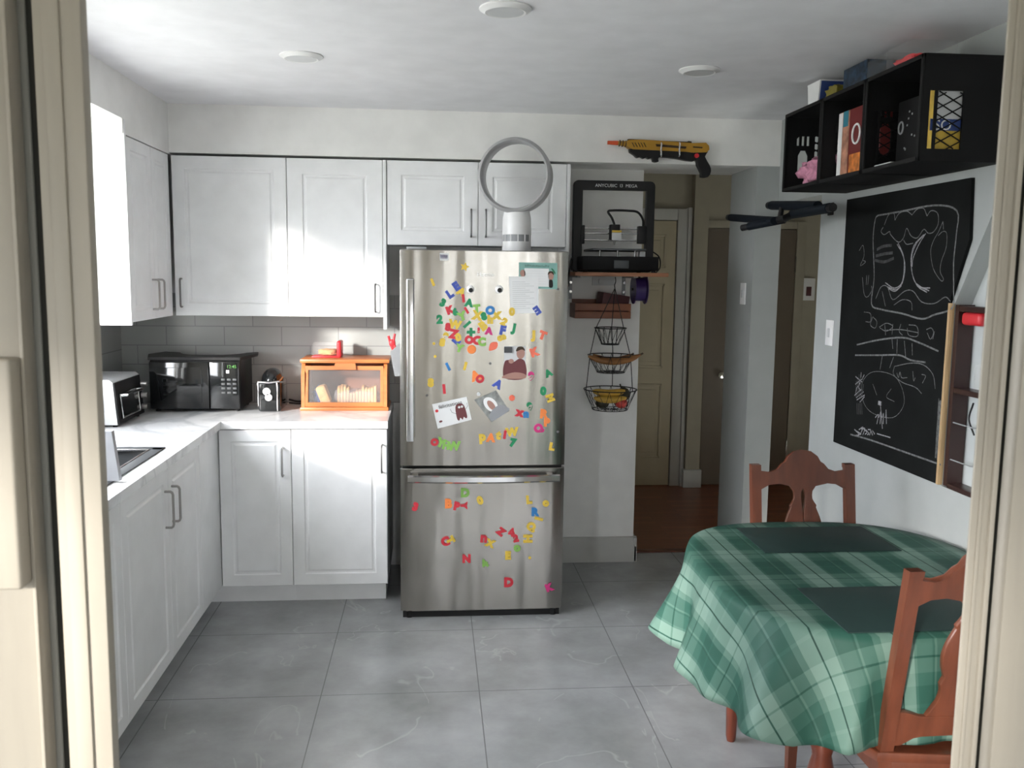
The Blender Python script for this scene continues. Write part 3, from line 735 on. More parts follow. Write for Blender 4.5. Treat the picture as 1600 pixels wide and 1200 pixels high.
for nm, px, ph in (('googly_eye', 735, 'left googly eye magnet, above the green A'), ('googly_eye', 780, 'right googly eye magnet, left of the letter sheet')):
    p = at(px, 452, 'y', FY); y = YF(p.x)-.001
    e = B().lathe([(.018, 0), (.018, -.003), (.012, -.007), (.002, -.009)], (p.x, y, p.z), 'Y', 24).build(nm, 'white')
    tag(e, ph, 'magnet', 'googly eyes on the refrigerator')
    B().cyl((p.x+.002, y-.0075, p.z-.004), (p.x+.002, y-.0105, p.z-.004), .0105, .009, 16).build('pupil', 'black', e)
for px, py, ph in ((872, 452, 'below the green poster'), (667, 618, 'left of the congratulation card'), (872, 675, 'right of the pink Q'), (766, 568, 'left of the man photo')):
    p = at(px, py, 'y', FY); y = YF(p.x)-.001
    tag(B().cyl((p.x, y, p.z), (p.x, y-.005, p.z), .006, .005, 12).build('round_magnet', MAG['grey']), f'tiny dark grey round magnet {ph}', 'magnet', G)
for py, col, h, ph in ((437, 'coral', .035, 'red, topmost'), (462, 'yellow', .035, 'yellow, second from top'), (495, 'yellow', .035, 'yellow, third from top'), (520, 'yellow', .03, 'yellow, fourth from top beside red spoons'), (572, 'pink', .032, 'pink, beside the bread box'), (608, 'lightgreen', .03, 'light green, lowest')):
    p = at(622, py, 'x', FX0+.006); y = 4.20
    p = at(623, py, 'y', y)
    tag(B().box(FX0-.002, FX0+.0055, y-.018, y+.018, p.z-h/2, p.z+h/2, .002).build('side_magnet', MAG[col]), f'magnet on the refrigerator side edge, {ph}', 'magnet', 'magnets down the left side of the refrigerator')

# sheets and photos on the door
def sheet(name, label, cat, corners, m, lift=.002, th=.0008, group=None):
    P = [at(x, y, 'y', FY) for x, y in corners]
    c = sum(P, Vector())/4; y0 = min(YF(q.x) for q in P+[c])-lift
    pts = [(q.x, q.z) for q in P]
    b = B().prism(pts, lambda x, z: Vector((x, y0, z)), lambda x, z: Vector((x, y0-th, z)))
    o = b.build(name, m); tag(o, label, cat, group); return o, P, y0-th
def inq(P, u, v):  # u right, v down
    return P[0]*(1-u)*(1-v)+P[1]*u*(1-v)+P[2]*u*v+P[3]*(1-u)*v
def blob(P, y, uv, name, m, parent, smooth=True, lift=.0004):
    pts = [inq(P, *q) for q in uv]; pts = [(q.x, q.z) for q in pts]
    if smooth: pts = smooth_poly(pts)
    return B().prism(pts, lambda x, z: Vector((x, y+.0001, z)), lambda x, z: Vector((x, y-lift, z))).build(name, m, parent)
def lines(P, y, segs, wid, name, m, parent, lift=.0006):
    b = B()
    for sgm in segs:
        q = [inq(P, *s_) for s_ in sgm]; b.strip([Vector((v.x, y-lift, v.z)) for v in q], wid, (0, 1, 0))
    return b.build(name, m, parent)
def ell(cx, cy, rx, ry, n=12): return [(cx+rx*math.cos(2*PI*k/n), cy+ry*math.sin(2*PI*k/n)) for k in range(n)]
o, P, y = sheet('poster', 'teal poster with a boy drawing at top right of the refrigerator door', 'poster', [(811, 410), (871, 411), (871, 452), (811, 450)], 'teal')
blob(P, y, [(.14, .22), (.78, .22), (.78, .92), (.14, .92)], 'white_panel', 'paper', o, False)
blob(P, y, ell(.83, .50, .075, .16), 'face', 'skin', o); blob(P, y, [(.75, .46), (.78, .33), (.88, .33), (.91, .46), (.83, .38)], 'hair', 'stem', o, lift=.0008)
blob(P, y, [(.79, .66), (.87, .66), (.88, .92), (.78, .92)], 'clothes', 'black', o)
blob(P, y, ell(.10, .42, .07, .14), 'face', 'skin', o); blob(P, y, [(.84, .23), (.88, .22), (.95, .36), (.93, .42)], 'pencil', 'green', o)
rr = random.Random(3)
lines(P, y, [[(.16+i*.042, .08+rr.random()*.06), (.175+i*.042, .18-rr.random()*.03), (.19+i*.042, .07+rr.random()*.05)] for i in range(15)], .0016, 'title_lettering', 'black', o)
lines(P, y, [[(.2, .32+.1*i), (.7, .32+.1*i)] for i in range(6)], .0006, 'small_print', 'lgrey', o)
o, P, y = sheet('letter_sheet', 'white typed letter sheet overlapping the teal poster on the refrigerator', 'paper', [(795, 432), (841, 432), (842, 489), (798, 490)], 'paper', lift=.004)
lines(P, y, [[(.1, .15+.055*i), (.55+.3*((i*7) % 3)/2, .15+.055*i)] for i in range(14)], .0009, 'typed_lines', 'grey', o)
o, P, y = sheet('patterned_card', 'small square card with zigzag pattern at the top left of the door', 'card', [(687, 395), (701, 396), (701, 407), (687, 407)], 'lgrey')
lines(P, y, [[(.08+.16*i, .2), (.16+.16*i, .8), (.24+.16*i, .25)] for i in range(5)], .003, 'zigzag', 'purple', o)
o, P, y = sheet('photo_print', 'photo of a person in a dark red shirt, middle right of the door', 'photo', [(788, 541), (822, 541), (821, 592), (787, 592)], 'lgrey')
blob(P, y, [(.02, .5), (.25, .42), (.45, .48), (.72, .38), (.98, .5), (.98, .98), (.05, .98)], 'shirt', 'dredshirt', o)
blob(P, y, ell(.76, .22, .19, .17), 'head', 'skin', o, lift=.0008); blob(P, y, [(.55, .16), (.62, .03), (.85, .02), (.96, .14), (.8, .10)], 'hair', 'stem', o, lift=.0012)
blob(P, y, ell(.33, .46, .12, .07), 'hand', 'skin', o, lift=.0008)
blob(P, y, [(.0, .02), (.36, .02), (.36, .2), (.0, .2)], 'dark_clip', 'dgrey', o, False, lift=.004)
blob(P, y, [(.0, .9), (.5, .8), (.98, .86), (.95, .99), (.02, .99)], 'forearm', 'skin', o, lift=.0009)
o, P, y = sheet('photo_print', 'tilted photo of a baby in a white hood, left of centre', 'photo', [(741, 625), (775, 610), (796, 642), (768, 660)], 'photo_bg')
blob(P, y, ell(.46, .42, .26, .32), 'white_hood', 'white', o); blob(P, y, ell(.46, .46, .13, .22), 'face', 'skin', o, lift=.0008)
blob(P, y, [(.1, .78), (.4, .62), (.8, .6), (.98, .8), (.98, .98), (.1, .98)], 'blanket', 'panelgrey', o, lift=.0010)
p = at(748, 616, 'y', FY); tag(B().cyl((p.x, YF(p.x)-.004, p.z), (p.x, YF(p.x)-.009, p.z), .009, .007, 16).build('round_magnet', 'lgrey'), 'silver round magnet holding the baby photo corner', 'magnet')
o, P, y = sheet('greeting_card', 'white tilted card with handwritten felicitations and a red creature', 'card', [(675, 632), (729, 620), (737, 656), (684, 670)], 'paper')
m_ = Matrix.Translation((inq(P, .5, .17).x, y-.0006, inq(P, .5, .17).z)) @ Matrix.Rotation(math.radians(-13), 4, 'Y') @ FRONT
link_mesh('handwriting', text('félicitations', .024, .0003, m_), 'black', o)
blob(P, y, [(.60, .80), (.62, .35), (.70, .22), (.80, .22), (.88, .36), (.90, .80), (.85, .88), (.8, .8), (.75, .9), (.7, .8), (.65, .9)], 'red_creature', 'dredshirt', o)
blob(P, y, ell(.73, .36, .035, .05), 'eye', 'paper', o, lift=.0009); blob(P, y, ell(.81, .36, .035, .05), 'eye', 'paper', o, lift=.0009)
lines(P, y, [[(.61, .6), (.5, .5), (.47, .35)], [(.9, .5), (.97, .4), (.97, .25)]], .0014, 'arm_line', 'black', o)
blob(P, y, ell(.09, .30, .045, .06), 'red_heart', 'red', o); blob(P, y, ell(.13, .75, .05, .04), 'red_mark', 'dredshirt', o)

# things on and beside the fridge
fan = thing('bladeless_fan', 'round silver bladeless fan standing on the refrigerator', 'fan', (.398, 4.36, FZ))
rm = Matrix.Translation((.392, 4.36, 2.085)) @ Matrix.Rotation(math.radians(-15), 4, 'Z')
prof = [(.172, -.060), (.1765, -.050), (.172, .058), (.164, .064), (.158, .056), (.152, -.03), (.154, -.055), (.162, -.066)]
b = B(); rings = []
for k in range(64):
    a = 2*PI*k/64; rings.append([b.bm.verts.new(rm @ Vector((r*math.cos(a), h, r*math.sin(a)))) for r, h in prof])
for k in range(64):
    for j in range(len(prof)): b.bm.faces.new((rings[k][j], rings[(k+1) % 64][j], rings[(k+1) % 64][(j+1) % 8], rings[k][(j+1) % 8]))
b.build('ring', 'fangrey', fan)
B().lathe([(.069, 0), (.071, .004), (.069, .05)], (.399, 4.36, FZ), seg=40).build('base', 'white', fan)
B().lathe([(.067, .05), (.067, .082)], (.399, 4.36, FZ), seg=40).build('air_grille', 'grey', fan)
b = B()
for k in range(12):
    a = 2*PI*k/12; b.box(-.002, .002, -.002, .002, FZ+.05, FZ+.082, M4=Matrix.Translation((.399+.0675*math.cos(a), 4.36+.0675*math.sin(a), 0)))
b.build('grille_rib', 'white', fan)
B().lathe([(.0695, .082), (.070, .09), (.068, .16), (.06, .200)], (.399, 4.36, FZ), seg=40).build('column', 'white', fan)
# red spoon pocket on the side
t = thing('utensil_holder', 'grey magnetic pocket holding red utensils on the refrigerator side', 'holder', (-.20, 4.4, 1.17))
q0 = at(603, 545, 'y', 4.25)
B().prism([(FX0+.006, 1.13), (FX0+.006, 1.30), (-.205, 1.245), (-.185, 1.13)], lambda x, z: Vector((x, 4.28, z)), lambda x, z: Vector((x, 4.36, z))).build('pocket', 'grey', t)
B().tube([(-.17, 4.32, 1.2), (-.205, 4.32, 1.28), (-.215, 4.32, 1.32)], .006).tube([(-.175, 4.32, 1.2), (-.19, 4.32, 1.3), (-.185, 4.32, 1.33)], .006).sph((-.197, 4.32, 1.285), .016, (1, .5, 1.2)).build('red_handles', 'red', t)

# ------------------------------------------------------------------ counter appliances
t = thing('microwave_oven', 'black microwave oven in the counter corner with green clock', 'microwave', (-1.19, 4.7, CT))
B().box(-1.405, -.965, 4.565, 4.86, CT+.012, 1.176, .006).build('housing', 'black', t)
for x in (-1.38, -.99):
    for y in (4.60, 4.82): B().cyl((x, y, CT), (x, y, CT+.013), .012).build('foot', 'black', t)
B().box(-1.402, -1.115, 4.545, 4.565, CT+.018, 1.168, .004).build('door', 'blackg', t)
B().box(-1.375, -1.15, 4.542, 4.546, CT+.05, 1.14, .002).build('door_window', 'blackg', t)
cp = B().box(-1.112, -.968, 4.548, 4.565, CT+.018, 1.168, .004).build('control_panel', 'blackg', t)
p = at(362, 573, 'y', 4.545)
mm = bpy.data.materials.new('clock_led'); mm.use_nodes = True; mm.node_tree.nodes['Principled BSDF'].inputs['Base Color'].default_value = (.05, .2, .03, 1)
mm.node_tree.nodes['Principled BSDF'].inputs['Emission Color'].default_value = (.15, .5, .08, 1); mm.node_tree.nodes['Principled BSDF'].inputs['Emission Strength'].default_value = .25
link_mesh('clock_digits', text('12:45', .022, .0004, Matrix.Translation((p.x, 4.547, p.z)) @ FRONT), mm, cp)
b = B()
for i in range(3):
    for j in range(4): b.box(-1.055+i*.028, -1.037+i*.028, 4.5465, 4.549, CT+.16-j*.022, CT+.170-j*.022, .001)
b.build('button', 'dgrey', cp)
B().box(-1.03, -1.015, 4.545, 4.549, 1.112, 1.128, .001).build('button', 'white', cp)
arc = [(-1.15+.175*math.cos(a), 4.86-.20*math.sin(a)) for a in [PI*k/14 for k in range(1, 14)]]
outer = [(-1.41, 4.86), (-1.455, 4.72), (-1.405, 4.54), (-.96, 4.54), (-.915, 4.76), (-.93, 4.86)]+arc
tag(plate('top_tray', outer, [], .014, Matrix.Translation((0, 0, 1.185)), 'black'), 'black flat tray with curved notch lying on the microwave', 'tray')
# coffee machine
t = thing('coffee_machine', 'small black capsule coffee machine between microwave and bread box', 'coffee machine', (-.825, 4.66, CT))
B().box(-.880, -.768, 4.56, 4.78, CT, CT+.15, .012, 3).build('body', 'blackg', t)
B().sph((-.824, 4.67, CT+.15), .055, (1, 1.7, 1.15), 24).build('lid', 'blackg', t)
B().tube([(-.878, 4.555, CT+.152), (-.824, 4.548, CT+.150), (-.772, 4.555, CT+.156), (-.764, 4.60, CT+.172)], .005).build('lid_trim', 'chrome', t)
B().box(-.880, -.874, 4.553, 4.565, CT+.03, CT+.15, .002).build('trim_strip', 'chrome', t); B().box(-.786, -.780, 4.553, 4.565, CT+.005, CT+.15, .002).build('trim_strip', 'chrome', t)
B().cyl((-.835, 4.562, CT+.105), (-.835, 4.548, CT+.105), .019).cyl((-.826, 4.562, CT+.075), (-.826, 4.548, CT+.075), .018).build('cup_support', 'lgrey', t)
# toaster oven, front facing right
t = thing('toaster_oven', 'chrome and black toaster oven on the left counter, glass door facing right', 'toaster oven', (-1.5, 4.3, CT))
b = B().prism([(-1.63, CT+.012), (-1.41, CT+.012), (-1.425, 1.118), (-1.44, 1.13), (-1.63, 1.13)], lambda x, z: Vector((x, 4.10, z)), lambda x, z: Vector((x, 4.46, z))); b.build('housing', 'lgrey', t)
b = B().prism([(-1.411, CT+.015), (-1.402, CT+.015), (-1.42, 1.115), (-1.43, 1.115)], lambda x, z: Vector((x, 4.105, z)), lambda x, z: Vector((x, 4.455, z))); b.build('front_frame', 'black', t)
b = B().prism([(-1.402, CT+.035), (-1.396, CT+.035), (-1.408, 1.065), (-1.413, 1.065)], lambda x, z: Vector((x, 4.135, z)), lambda x, z: Vector((x, 4.385, z))); b.build('glass_door', 'blackg', t)
B().tube([(-1.41, 4.15, 1.055), (-1.38, 4.15, 1.058), (-1.38, 4.37, 1.058), (-1.41, 4.37, 1.055)], .006).build('door_handle', 'chrome', t)
B().tube([(-1.398, 4.14, CT+.04), (-1.398, 4.38, CT+.04), (-1.406, 4.38, 1.05), (-1.406, 4.14, 1.05)], .004, closed=True).build('door_edge', 'chrome', t)
for z in (.965, 1.02, 1.075): B().cyl((-1.402, 4.42, z), (-1.375, 4.42, z), .014, .012).build('knob', 'nickel', t)
for y in (4.13, 4.43): B().cyl((-1.43, y, CT), (-1.43, y, CT+.014), .01).build('foot', 'black', t)
# bread box
t = thing('bread_box', 'orange wooden bread box with clear front beside the refrigerator', 'bread box', (-.45, 4.72, CT))
by0, by1, bx0, bx1, bz1 = 4.60, 4.86, -.672, -.238, 1.178
B().box(bx0-.005, bx1+.008, by0-.01, by1, CT, CT+.018, .003).build('bottom', 'orangewood', t)
for x in (bx0, bx1-.018):
    B().prism([(by0, CT+.018), (by1, CT+.018), (by1, bz1-.02), (by0+.05, bz1-.02), (by0+.012, bz1-.075)], lambda y, z: Vector((x, y, z)), lambda y, z: Vector((x+.018, y, z))).build('side', 'orangewood', t)
B().box(bx0-.005, bx1+.012, by0+.015, by1, bz1-.02, bz1, .004).build('top', 'orangewood', t)
B().box(bx0+.018, bx1-.018, by1-.008, by1, CT+.018, bz1-.02).build('back', 'boxwood', t)
dm = B()
def slant(z): return by0+.002+(.03*max(0, (z-1.0)/.16))
for (x0, x1, z0, z1) in ((bx0+.019, bx1-.019, CT+.02, CT+.042), (bx0+.019, bx1-.019, 1.122, 1.142), (bx0+.019, bx0+.034, CT+.042, 1.122), (bx1-.034, bx1-.019, CT+.042, 1.122)):
    dm.prism([(x0, z0), (x1, z0), (x1, z1), (x0, z1)], lambda x, z: Vector((x, slant(z), z)), lambda x, z: Vector((x, slant(z)+.012, z)))
dr = dm.build('door', 'orangewood', t)
B().prism([(-.50, 1.16), (-.40, 1.16), (-.395, 1.125), (-.51, 1.125)], lambda x, z: Vector((x, slant(z)-.012, z)), lambda x, z: Vector((x, slant(z), z))).build('door_pull', 'orangewood', dr)
B().prism([(bx0+.034, CT+.042), (bx1-.034, CT+.042), (bx1-.034, 1.122), (bx0+.034, 1.122)], lambda x, z: Vector((x, slant(z)+.005, z)), lambda x, z: Vector((x, slant(z)+.008, z))).build('clear_pane', 'acrylic', dr)
def lumpy(c, sx, sy, sz, amp, seed, seg=28):
    b = B(); b.sph((0, 0, 0), 1, seg=seg)
    for v in b.bm.verts:
        q = v.co.copy(); p = Vector([math.copysign(abs(k)**.55, k) for k in q]); n_ = noise.noise(p*2.3+Vector((seed, 0, 0)))
        p *= 1+amp*n_; v.co = Vector((p.x*sx, p.y*sy, p.z*sz))+Vector(c)
    return b
bl = thing('bread_loaf', 'sliced bread loaf in a clear bag inside the bread box', 'bread', (-.40, 4.73, CT+.02))
b = B()
for i in range(13):
    x = -.495+i*.0155; zz = .052+.004*math.sin(i*1.1)-(.012 if 3 < i < 8 else 0)
    b.prism(smooth_poly([(-.045, 0), (.045, 0), (.048, zz*1.2), (.035, zz*1.75), (-.035, zz*1.75), (-.048, zz*1.2)], 3), lambda y, z: Vector((x, 4.70+y, CT+.022+z)), lambda y, z: Vector((x+.0125, 4.70+y, CT+.022+z)))
b.build('slices', 'bread', bl)
lumpy((-.40, 4.70, CT+.062), .115, .06, .040, .12, 3).build('clear_bag', 'bag', bl)
tag(lumpy((-.59, 4.71, CT+.066), .032, .055, .045, .3, 9).build('bread_bag', 'bluebag'), 'blue and clear crumpled bread bag at left inside the bread box', 'bread bag')
tag(B().box(-.026, .026, -.04, .04, -.05, .05, .012, M4=Matrix.Translation((-.565, 4.665, CT+.075)) @ Matrix.Rotation(-.35, 4, 'Y')).build('bread_slices', 'bread'), 'bread slices leaning on the blue bag in the bread box', 'bread')
# plastic box with red lid
t = thing('food_container', 'clear food container with red lid lying on the bread box', 'container', (-.52, 4.75, bz1))
B().box(-.628, -.50, 4.70, 4.79, bz1+.008, bz1+.078, .012, 3).build('clear_body', 'acrylic', t)
B().box(-.50, -.477, 4.69, 4.80, bz1, bz1+.086, .008, 3).build('lid', 'red', t); B().box(-.628, -.485, 4.69, 4.80, bz1, bz1+.009, .003).build('red_base', 'red', t)
lumpy((-.55, 4.745, bz1+.026), .045, .03, .016, .3, 5).build('contents', 'bread', t)
tag(B().tube(smooth_line([(-.765, 4.80, CT+.03), (-.72, 4.80, CT+.02), (-.68, 4.82, CT+.02)]), .005).tube(smooth_line([(-.765, 4.80, CT+.012), (-.72, 4.81, CT+.006), (-.68, 4.83, CT+.006)]), .004).build('power_cord', 'black'), 'black power cord on the counter behind the coffee machine', 'cord')

# ------------------------------------------------------------------ wall end: printer shelf, printer, basket
sh = thing('wall_shelf', 'narrow pine shelf board carrying the black printer', 'shelf', (.94, 4.7, 1.62))
B().box(.70, 1.175, 4.44, 4.88, 1.615, 1.635, .004).build('board', 'shelfwood', sh)
for x in (.745, 1.04):
    B().box(x-.008, x+.008, 4.60, 4.88, 1.607, 1.615).box(x-.008, x+.008, 4.872, 4.888, 1.49, 1.615).build('bracket', 'grey', sh)
    B().cyl((x, 4.872, 1.58), (x, 4.866, 1.58), .007).cyl((x, 4.872, 1.53), (x, 4.866, 1.53), .007).build('screw', 'chrome', sh)
pr = thing('printer_3d', 'black open-frame 3D printer on the pine wall shelf', '3D printer', (.94, 4.65, 1.635))
yP = 4.65
B().box(.74, 1.13, 4.47, 4.86, 1.645, 1.715, .006).build('base', 'blackm', pr)
for x in (.76, 1.11):
    for y in (4.50, 4.83): B().cyl((x, y, 1.635), (x, y, 1.646), .012).build('foot', 'black', pr)
B().box(.90, .975, 4.462, 4.472, 1.655, 1.695, .002).build('display', 'dgrey', pr)
def ring2(x0, x1, z0, z1, r, n=5):
    out = []
    for cx, cz, a0 in ((x1-r, z1-r, 0), (x0+r, z1-r, PI/2), (x0+r, z0+r, PI), (x1-r, z0+r, 1.5*PI)):
        for k in range(n): a = a0+PI/2*k/(n-1); out.append((cx+r*math.cos(a), cz+r*math.sin(a)))
    return out
fo = plate('gantry_frame', ring2(.718, 1.137, 1.64, 2.10, .022), [ring2(.760, 1.098, 1.70, 2.058, .004)], .035, Matrix.Translation((0, yP, 0)) @ FRONT, 'black', pr, bev=.003)
link_mesh('frame_lettering', text('ANYCUBIC  I3  MEGA', .023, .0004, Matrix.Translation((.935, yP-.0185, 2.078)) @ FRONT), 'lgrey', fo)
b = B()
for z in (1.80, 1.835, 1.86): b.cyl((.76, yP-.01, z), (1.10, yP-.01, z), .004)
b.build('guide_rod', 'chrome', pr)
B().box(.755, .775, yP-.03, yP+.01, 1.78, 1.875, .003).build('carriage_end', 'black', pr); B().box(1.055, 1.10, yP-.03, yP+.01, 1.785, 1.875, .003).build('carriage_end', 'black', pr)
hd = B().box(.905, .955, yP-.05, yP+.0, 1.80, 1.88, .004).build('print_head', 'black', pr)
B().box(.912, .962, yP-.053, yP-.049, 1.80, 1.838, .001).build('warning_label', 'lgrey', hd); B().box(.912, .962, yP-.053, yP-.049, 1.839, 1.85, .001).build('yellow_label', 'yellowp', hd)
B().cyl((.93, yP-.03, 1.80), (.93, yP-.03, 1.775), .008, .003).build('nozzle', 'chrome', hd)
B().tube(smooth_line([(.93, yP-.02, 1.88), (.915, yP-.02, 1.915), (.895, yP-.02, 1.945), (.92, yP-.02, 1.952), (1.0, yP-.02, 1.952), (1.05, yP-.02, 1.945), (1.08, yP-.01, 1.91), (1.085, yP, 1.87)]), .006).build('cable', 'black', pr)
B().box(.80, 1.07, 4.50, 4.80, 1.745, 1.755, .002).build('print_bed', 'dgrey', pr)
b = B()
for x in (.84, .93, 1.02): b.cyl((x, 4.53, 1.715), (x, 4.53, 1.745), .005)
b.build('levelling_screw', 'nickeld', pr)
B().box(1.065, 1.095, yP-.03, yP+.01, 1.715, 1.745, .003).build('limit_switch', 'lgrey', pr)
tag(B().tube(smooth_line([at(1018, 392, 'y', 4.7), at(1030, 402, 'y', 4.7), at(1031, 418, 'y', 4.7), at(1024, 427, 'y', 4.7)]), .0035).build('cable_loop', 'black'), 'thin black cable loop right of the printer', 'cable')
tag(B().tube(smooth_line([at(893, 405, 'y', 4.6), at(890, 420, 'y', 4.55), at(888, 435, 'y', 4.6), at(889, 447, 'y', 4.8)]), .0045).build('power_cord', 'black'), 'black power cord hanging left of the printer shelf', 'cord')
t = thing('filament_spool', 'purple filament spool hanging below the right end of the shelf', 'spool', (1.10, 4.72, 1.46))
B().lathe([(.078, 0), (.078, .004), (.03, .006)], (1.058, 4.72, 1.548), 'X', 32).build('flange', 'purple', t); B().lathe([(.03, 0), (.078, .002), (.078, .006)], (1.118, 4.72, 1.548), 'X', 32).build('flange', 'purple', t)
B().lathe([(.062, .004), (.062, .06)], (1.058, 4.72, 1.548), 'X', 32).build('filament', 'purple', t)
B().cyl((1.05, 4.72, 1.548), (1.135, 4.72, 1.548), .006).box(1.085, 1.095, 4.715, 4.725, 1.548, 1.615).build('spool_rod', 'black', t)
tag(B().box(.865, .99, 4.883, 4.889, 1.565, 1.615, .002).box(.90, .93, 4.875, 4.884, 1.575, 1.60, .002).build('wall_outlet', 'lgrey'), 'wall outlet plate under the printer shelf', 'outlet')
wb = thing('wooden_crate', 'slatted wooden box on the wall under the printer shelf', 'box', (.89, 4.8, 1.39))
for z in (1.392, 1.434): B().box(.745, 1.045, 4.70, 4.708, z, z+.037, .002).build('slat', 'boxwood', wb)
B().box(.745, .755, 4.708, 4.885, 1.392, 1.47).build('side', 'boxwood', wb); B().box(1.035, 1.045, 4.708, 4.885, 1.392, 1.47).build('side', 'boxwood', wb)
B().box(.755, 1.035, 4.708, 4.885, 1.392, 1.40).build('bottom', 'boxwood', wb); B().box(.755, 1.035, 4.878, 4.887, 1.40, 1.49).build('back', 'boxwood', wb)
tag(B().box(-.075, .075, -.06, .06, 0, .12, .004, M4=Matrix.Translation((.95, 4.79, 1.402)) @ Matrix.Rotation(.15, 4, 'Y') @ Matrix.Rotation(.1, 4, 'Z')).build('storage_tin', 'maroon'), 'dark maroon box standing in the wooden wall box', 'box')
hbk = thing('hanging_fruit_basket', 'three-tier black wire fruit basket hanging from the printer shelf', 'basket', (.915, 4.58, 1.61))
tiers = [(.913, 1.350, 1.265, .082, .045), (.920, 1.208, 1.120, .120, .072), (.920, 1.030, .925, .138, .092)]
for cx, zt, zb, rt_, rb in tiers:
    b = B(); cy = 4.58
    for r, z, w in ((rt_, zt, .003), (rb, zb, .0022), (rb*.5, zb, .0015)): b.tube([(cx+r*math.cos(2*PI*k/28), cy+r*math.sin(2*PI*k/28), z) for k in range(28)], w, 6, closed=True)
    for k in range(14):
        a0 = 2*PI*k/14
        for s_ in (-1, 1):
            a1 = a0+s_*.30; b.tube([(cx+rt_*math.cos(a0), cy+rt_*math.sin(a0), zt), (cx+rb*math.cos(a1), cy+rb*math.sin(a1), zb)], .0013, 5)
    for k in range(6):
        a = PI*k/6; b.tube([(cx+rb*math.cos(a), cy+rb*math.sin(a), zb), (cx-rb*math.cos(a), cy-rb*math.sin(a), zb)], .0013, 5)
    b.build('wire_bowl', 'black', hbk)
def onr(i, k):
    cx, zt, zb, rt_, rb = tiers[i]; a = PI+.25+k*2*PI/3; return Vector((cx+rt_*math.cos(a), 4.58+rt_*math.sin(a), zt))
hk = Vector((.931, 4.58, 1.555))
for k in range(3): B().tube([hk, onr(0, k), onr(1, k), onr(2, k)], .0022, 6).build('chain', 'black', hbk)
B().tube(smooth_line([(.931, 4.58, 1.613), (.934, 4.58, 1.59), (.929, 4.58, 1.57), hk]), .0026, 6).build('hook', 'black', hbk)
def banana(c, length, bend, r, m, name, label, tilt=0, group=None, yaw=0):
    pts = []; rad = []
    for i in range(13):
        u = i/12*2-1; pts.append(Vector((u*length/2, 0, bend*u*u))); rad.append(r*(1-.75*abs(u)**5) if abs(u) < .93 else r*.3)
    Mx = Matrix.Translation(c) @ Matrix.Rotation(yaw, 4, 'Z') @ Matrix.Rotation(tilt, 4, 'Y')
    o = B().tube([Mx @ p_ for p_ in pts], r, 10, radii=rad).build(name, m); tag(o, label, 'banana', group)
    B().tube([Mx @ pts[-1], Mx @ (pts[-1]+Vector((.014, 0, .008)))], .005, 8).build('stem', 'stem', o); return o
banana((.922, 4.50, 1.182), .27, .032, .017, 'obanana', 'banana', 'brownish ripe banana across the front of the middle wire basket', -.03)
banana((.925, 4.58, 1.180), .20, .03, .016, 'obanana', 'banana', 'brown banana behind the ripe one in the middle wire basket')
banana((.900, 4.515, 1.018), .17, .012, .019, 'banana', 'banana', 'yellow banana, upper one in the lowest wire basket')
banana((.905, 4.50, .985), .17, .010, .018, 'banana', 'banana', 'yellow banana, lower front one in the lowest wire basket')
tag(B().sph((.965, 4.515, .968), .033, (1, 1, .92), 20).build('apple', 'apple'), 'red apple at front right of the lowest wire basket', 'apple')
tag(B().sph((.995, 4.60, 1.0), .034, (1, 1, 1.1), 20).tube([(.982, 4.6, 1.035), (.975, 4.6, 1.055)], .004).build('avocado', 'avocado'), 'dark round fruit at the right of the lowest wire basket', 'fruit')
tag(B().sph((.88, 4.58, .958), .033, (1.1, 1, .9), 20).build('avocado', 'avocado'), 'dark fruit under the yellow bananas in the lowest wire basket', 'fruit')

# toy blaster on the header
def gp(px, py): q = at(px, py, 'y', 4.555); return (q.x, q.z)
def gpoly(pts): return [gp(940+x/8.421, 200+y/8.421) for x, y in pts]
tb = thing('toy_blaster', 'yellow and black toy blaster with orange tip hung on the wall header', 'toy gun', (1.14, 4.555, 2.12))
FM = Matrix.Translation((0, 4.560, 0)) @ FRONT
sl_ = [gpoly([(385+38*i, 195), (400+38*i, 195), (430+38*i, 255), (418+38*i, 260)]) for i in range(5)]
plate('shell', gpoly([(320, 180), (350, 165), (520, 158), (640, 165), (1180, 205), (1360, 200), (1400, 240), (1405, 290), (1370, 325), (1180, 330), (1100, 318), (400, 285), (350, 262), (325, 240)]), sl_+[gpoly([(700, 215), (1110, 250), (1095, 280), (710, 250)]), gpoly([(1190, 245), (1320, 255), (1315, 275), (1190, 265)])], .045, FM, 'yellowtoy', tb)
plate('inner_body', gpoly([(380, 190), (1380, 215), (1370, 320), (400, 280)]), [], .036, FM, 'stem', tb)
plate('fore_grip', smooth_poly(gpoly([(370, 285), (720, 300), (1180, 322), (1200, 430), (1000, 400), (750, 375), (735, 440), (680, 435), (670, 385), (620, 400), (590, 380), (550, 395), (510, 375), (470, 385), (430, 350)]), 2), [], .04, FM, 'black', tb, bev=.003)
plate('pistol_grip', smooth_poly(gpoly([(1180, 320), (1290, 320), (1380, 320), (1345, 380), (1410, 500), (1425, 570), (1390, 640), (1310, 640), (1310, 590), (1260, 490), (1250, 430), (1190, 400)]), 2), [], .035, FM, 'black', tb, bev=.003)
plate('top_rail', gpoly([(345, 148), (360, 145), (640, 160), (640, 178), (350, 165)]), [], .02, FM, 'stem', tb); plate('top_rail', gpoly([(640, 165), (1120, 182), (1140, 172), (1180, 178), (1185, 210), (640, 182)]), [], .02, FM, 'stem', tb)
a_ = gp(940+80/8.421, 200+190/8.421); b_ = gp(940+215/8.421, 200+196/8.421); c_ = gp(940+345/8.421, 200+210/8.421)
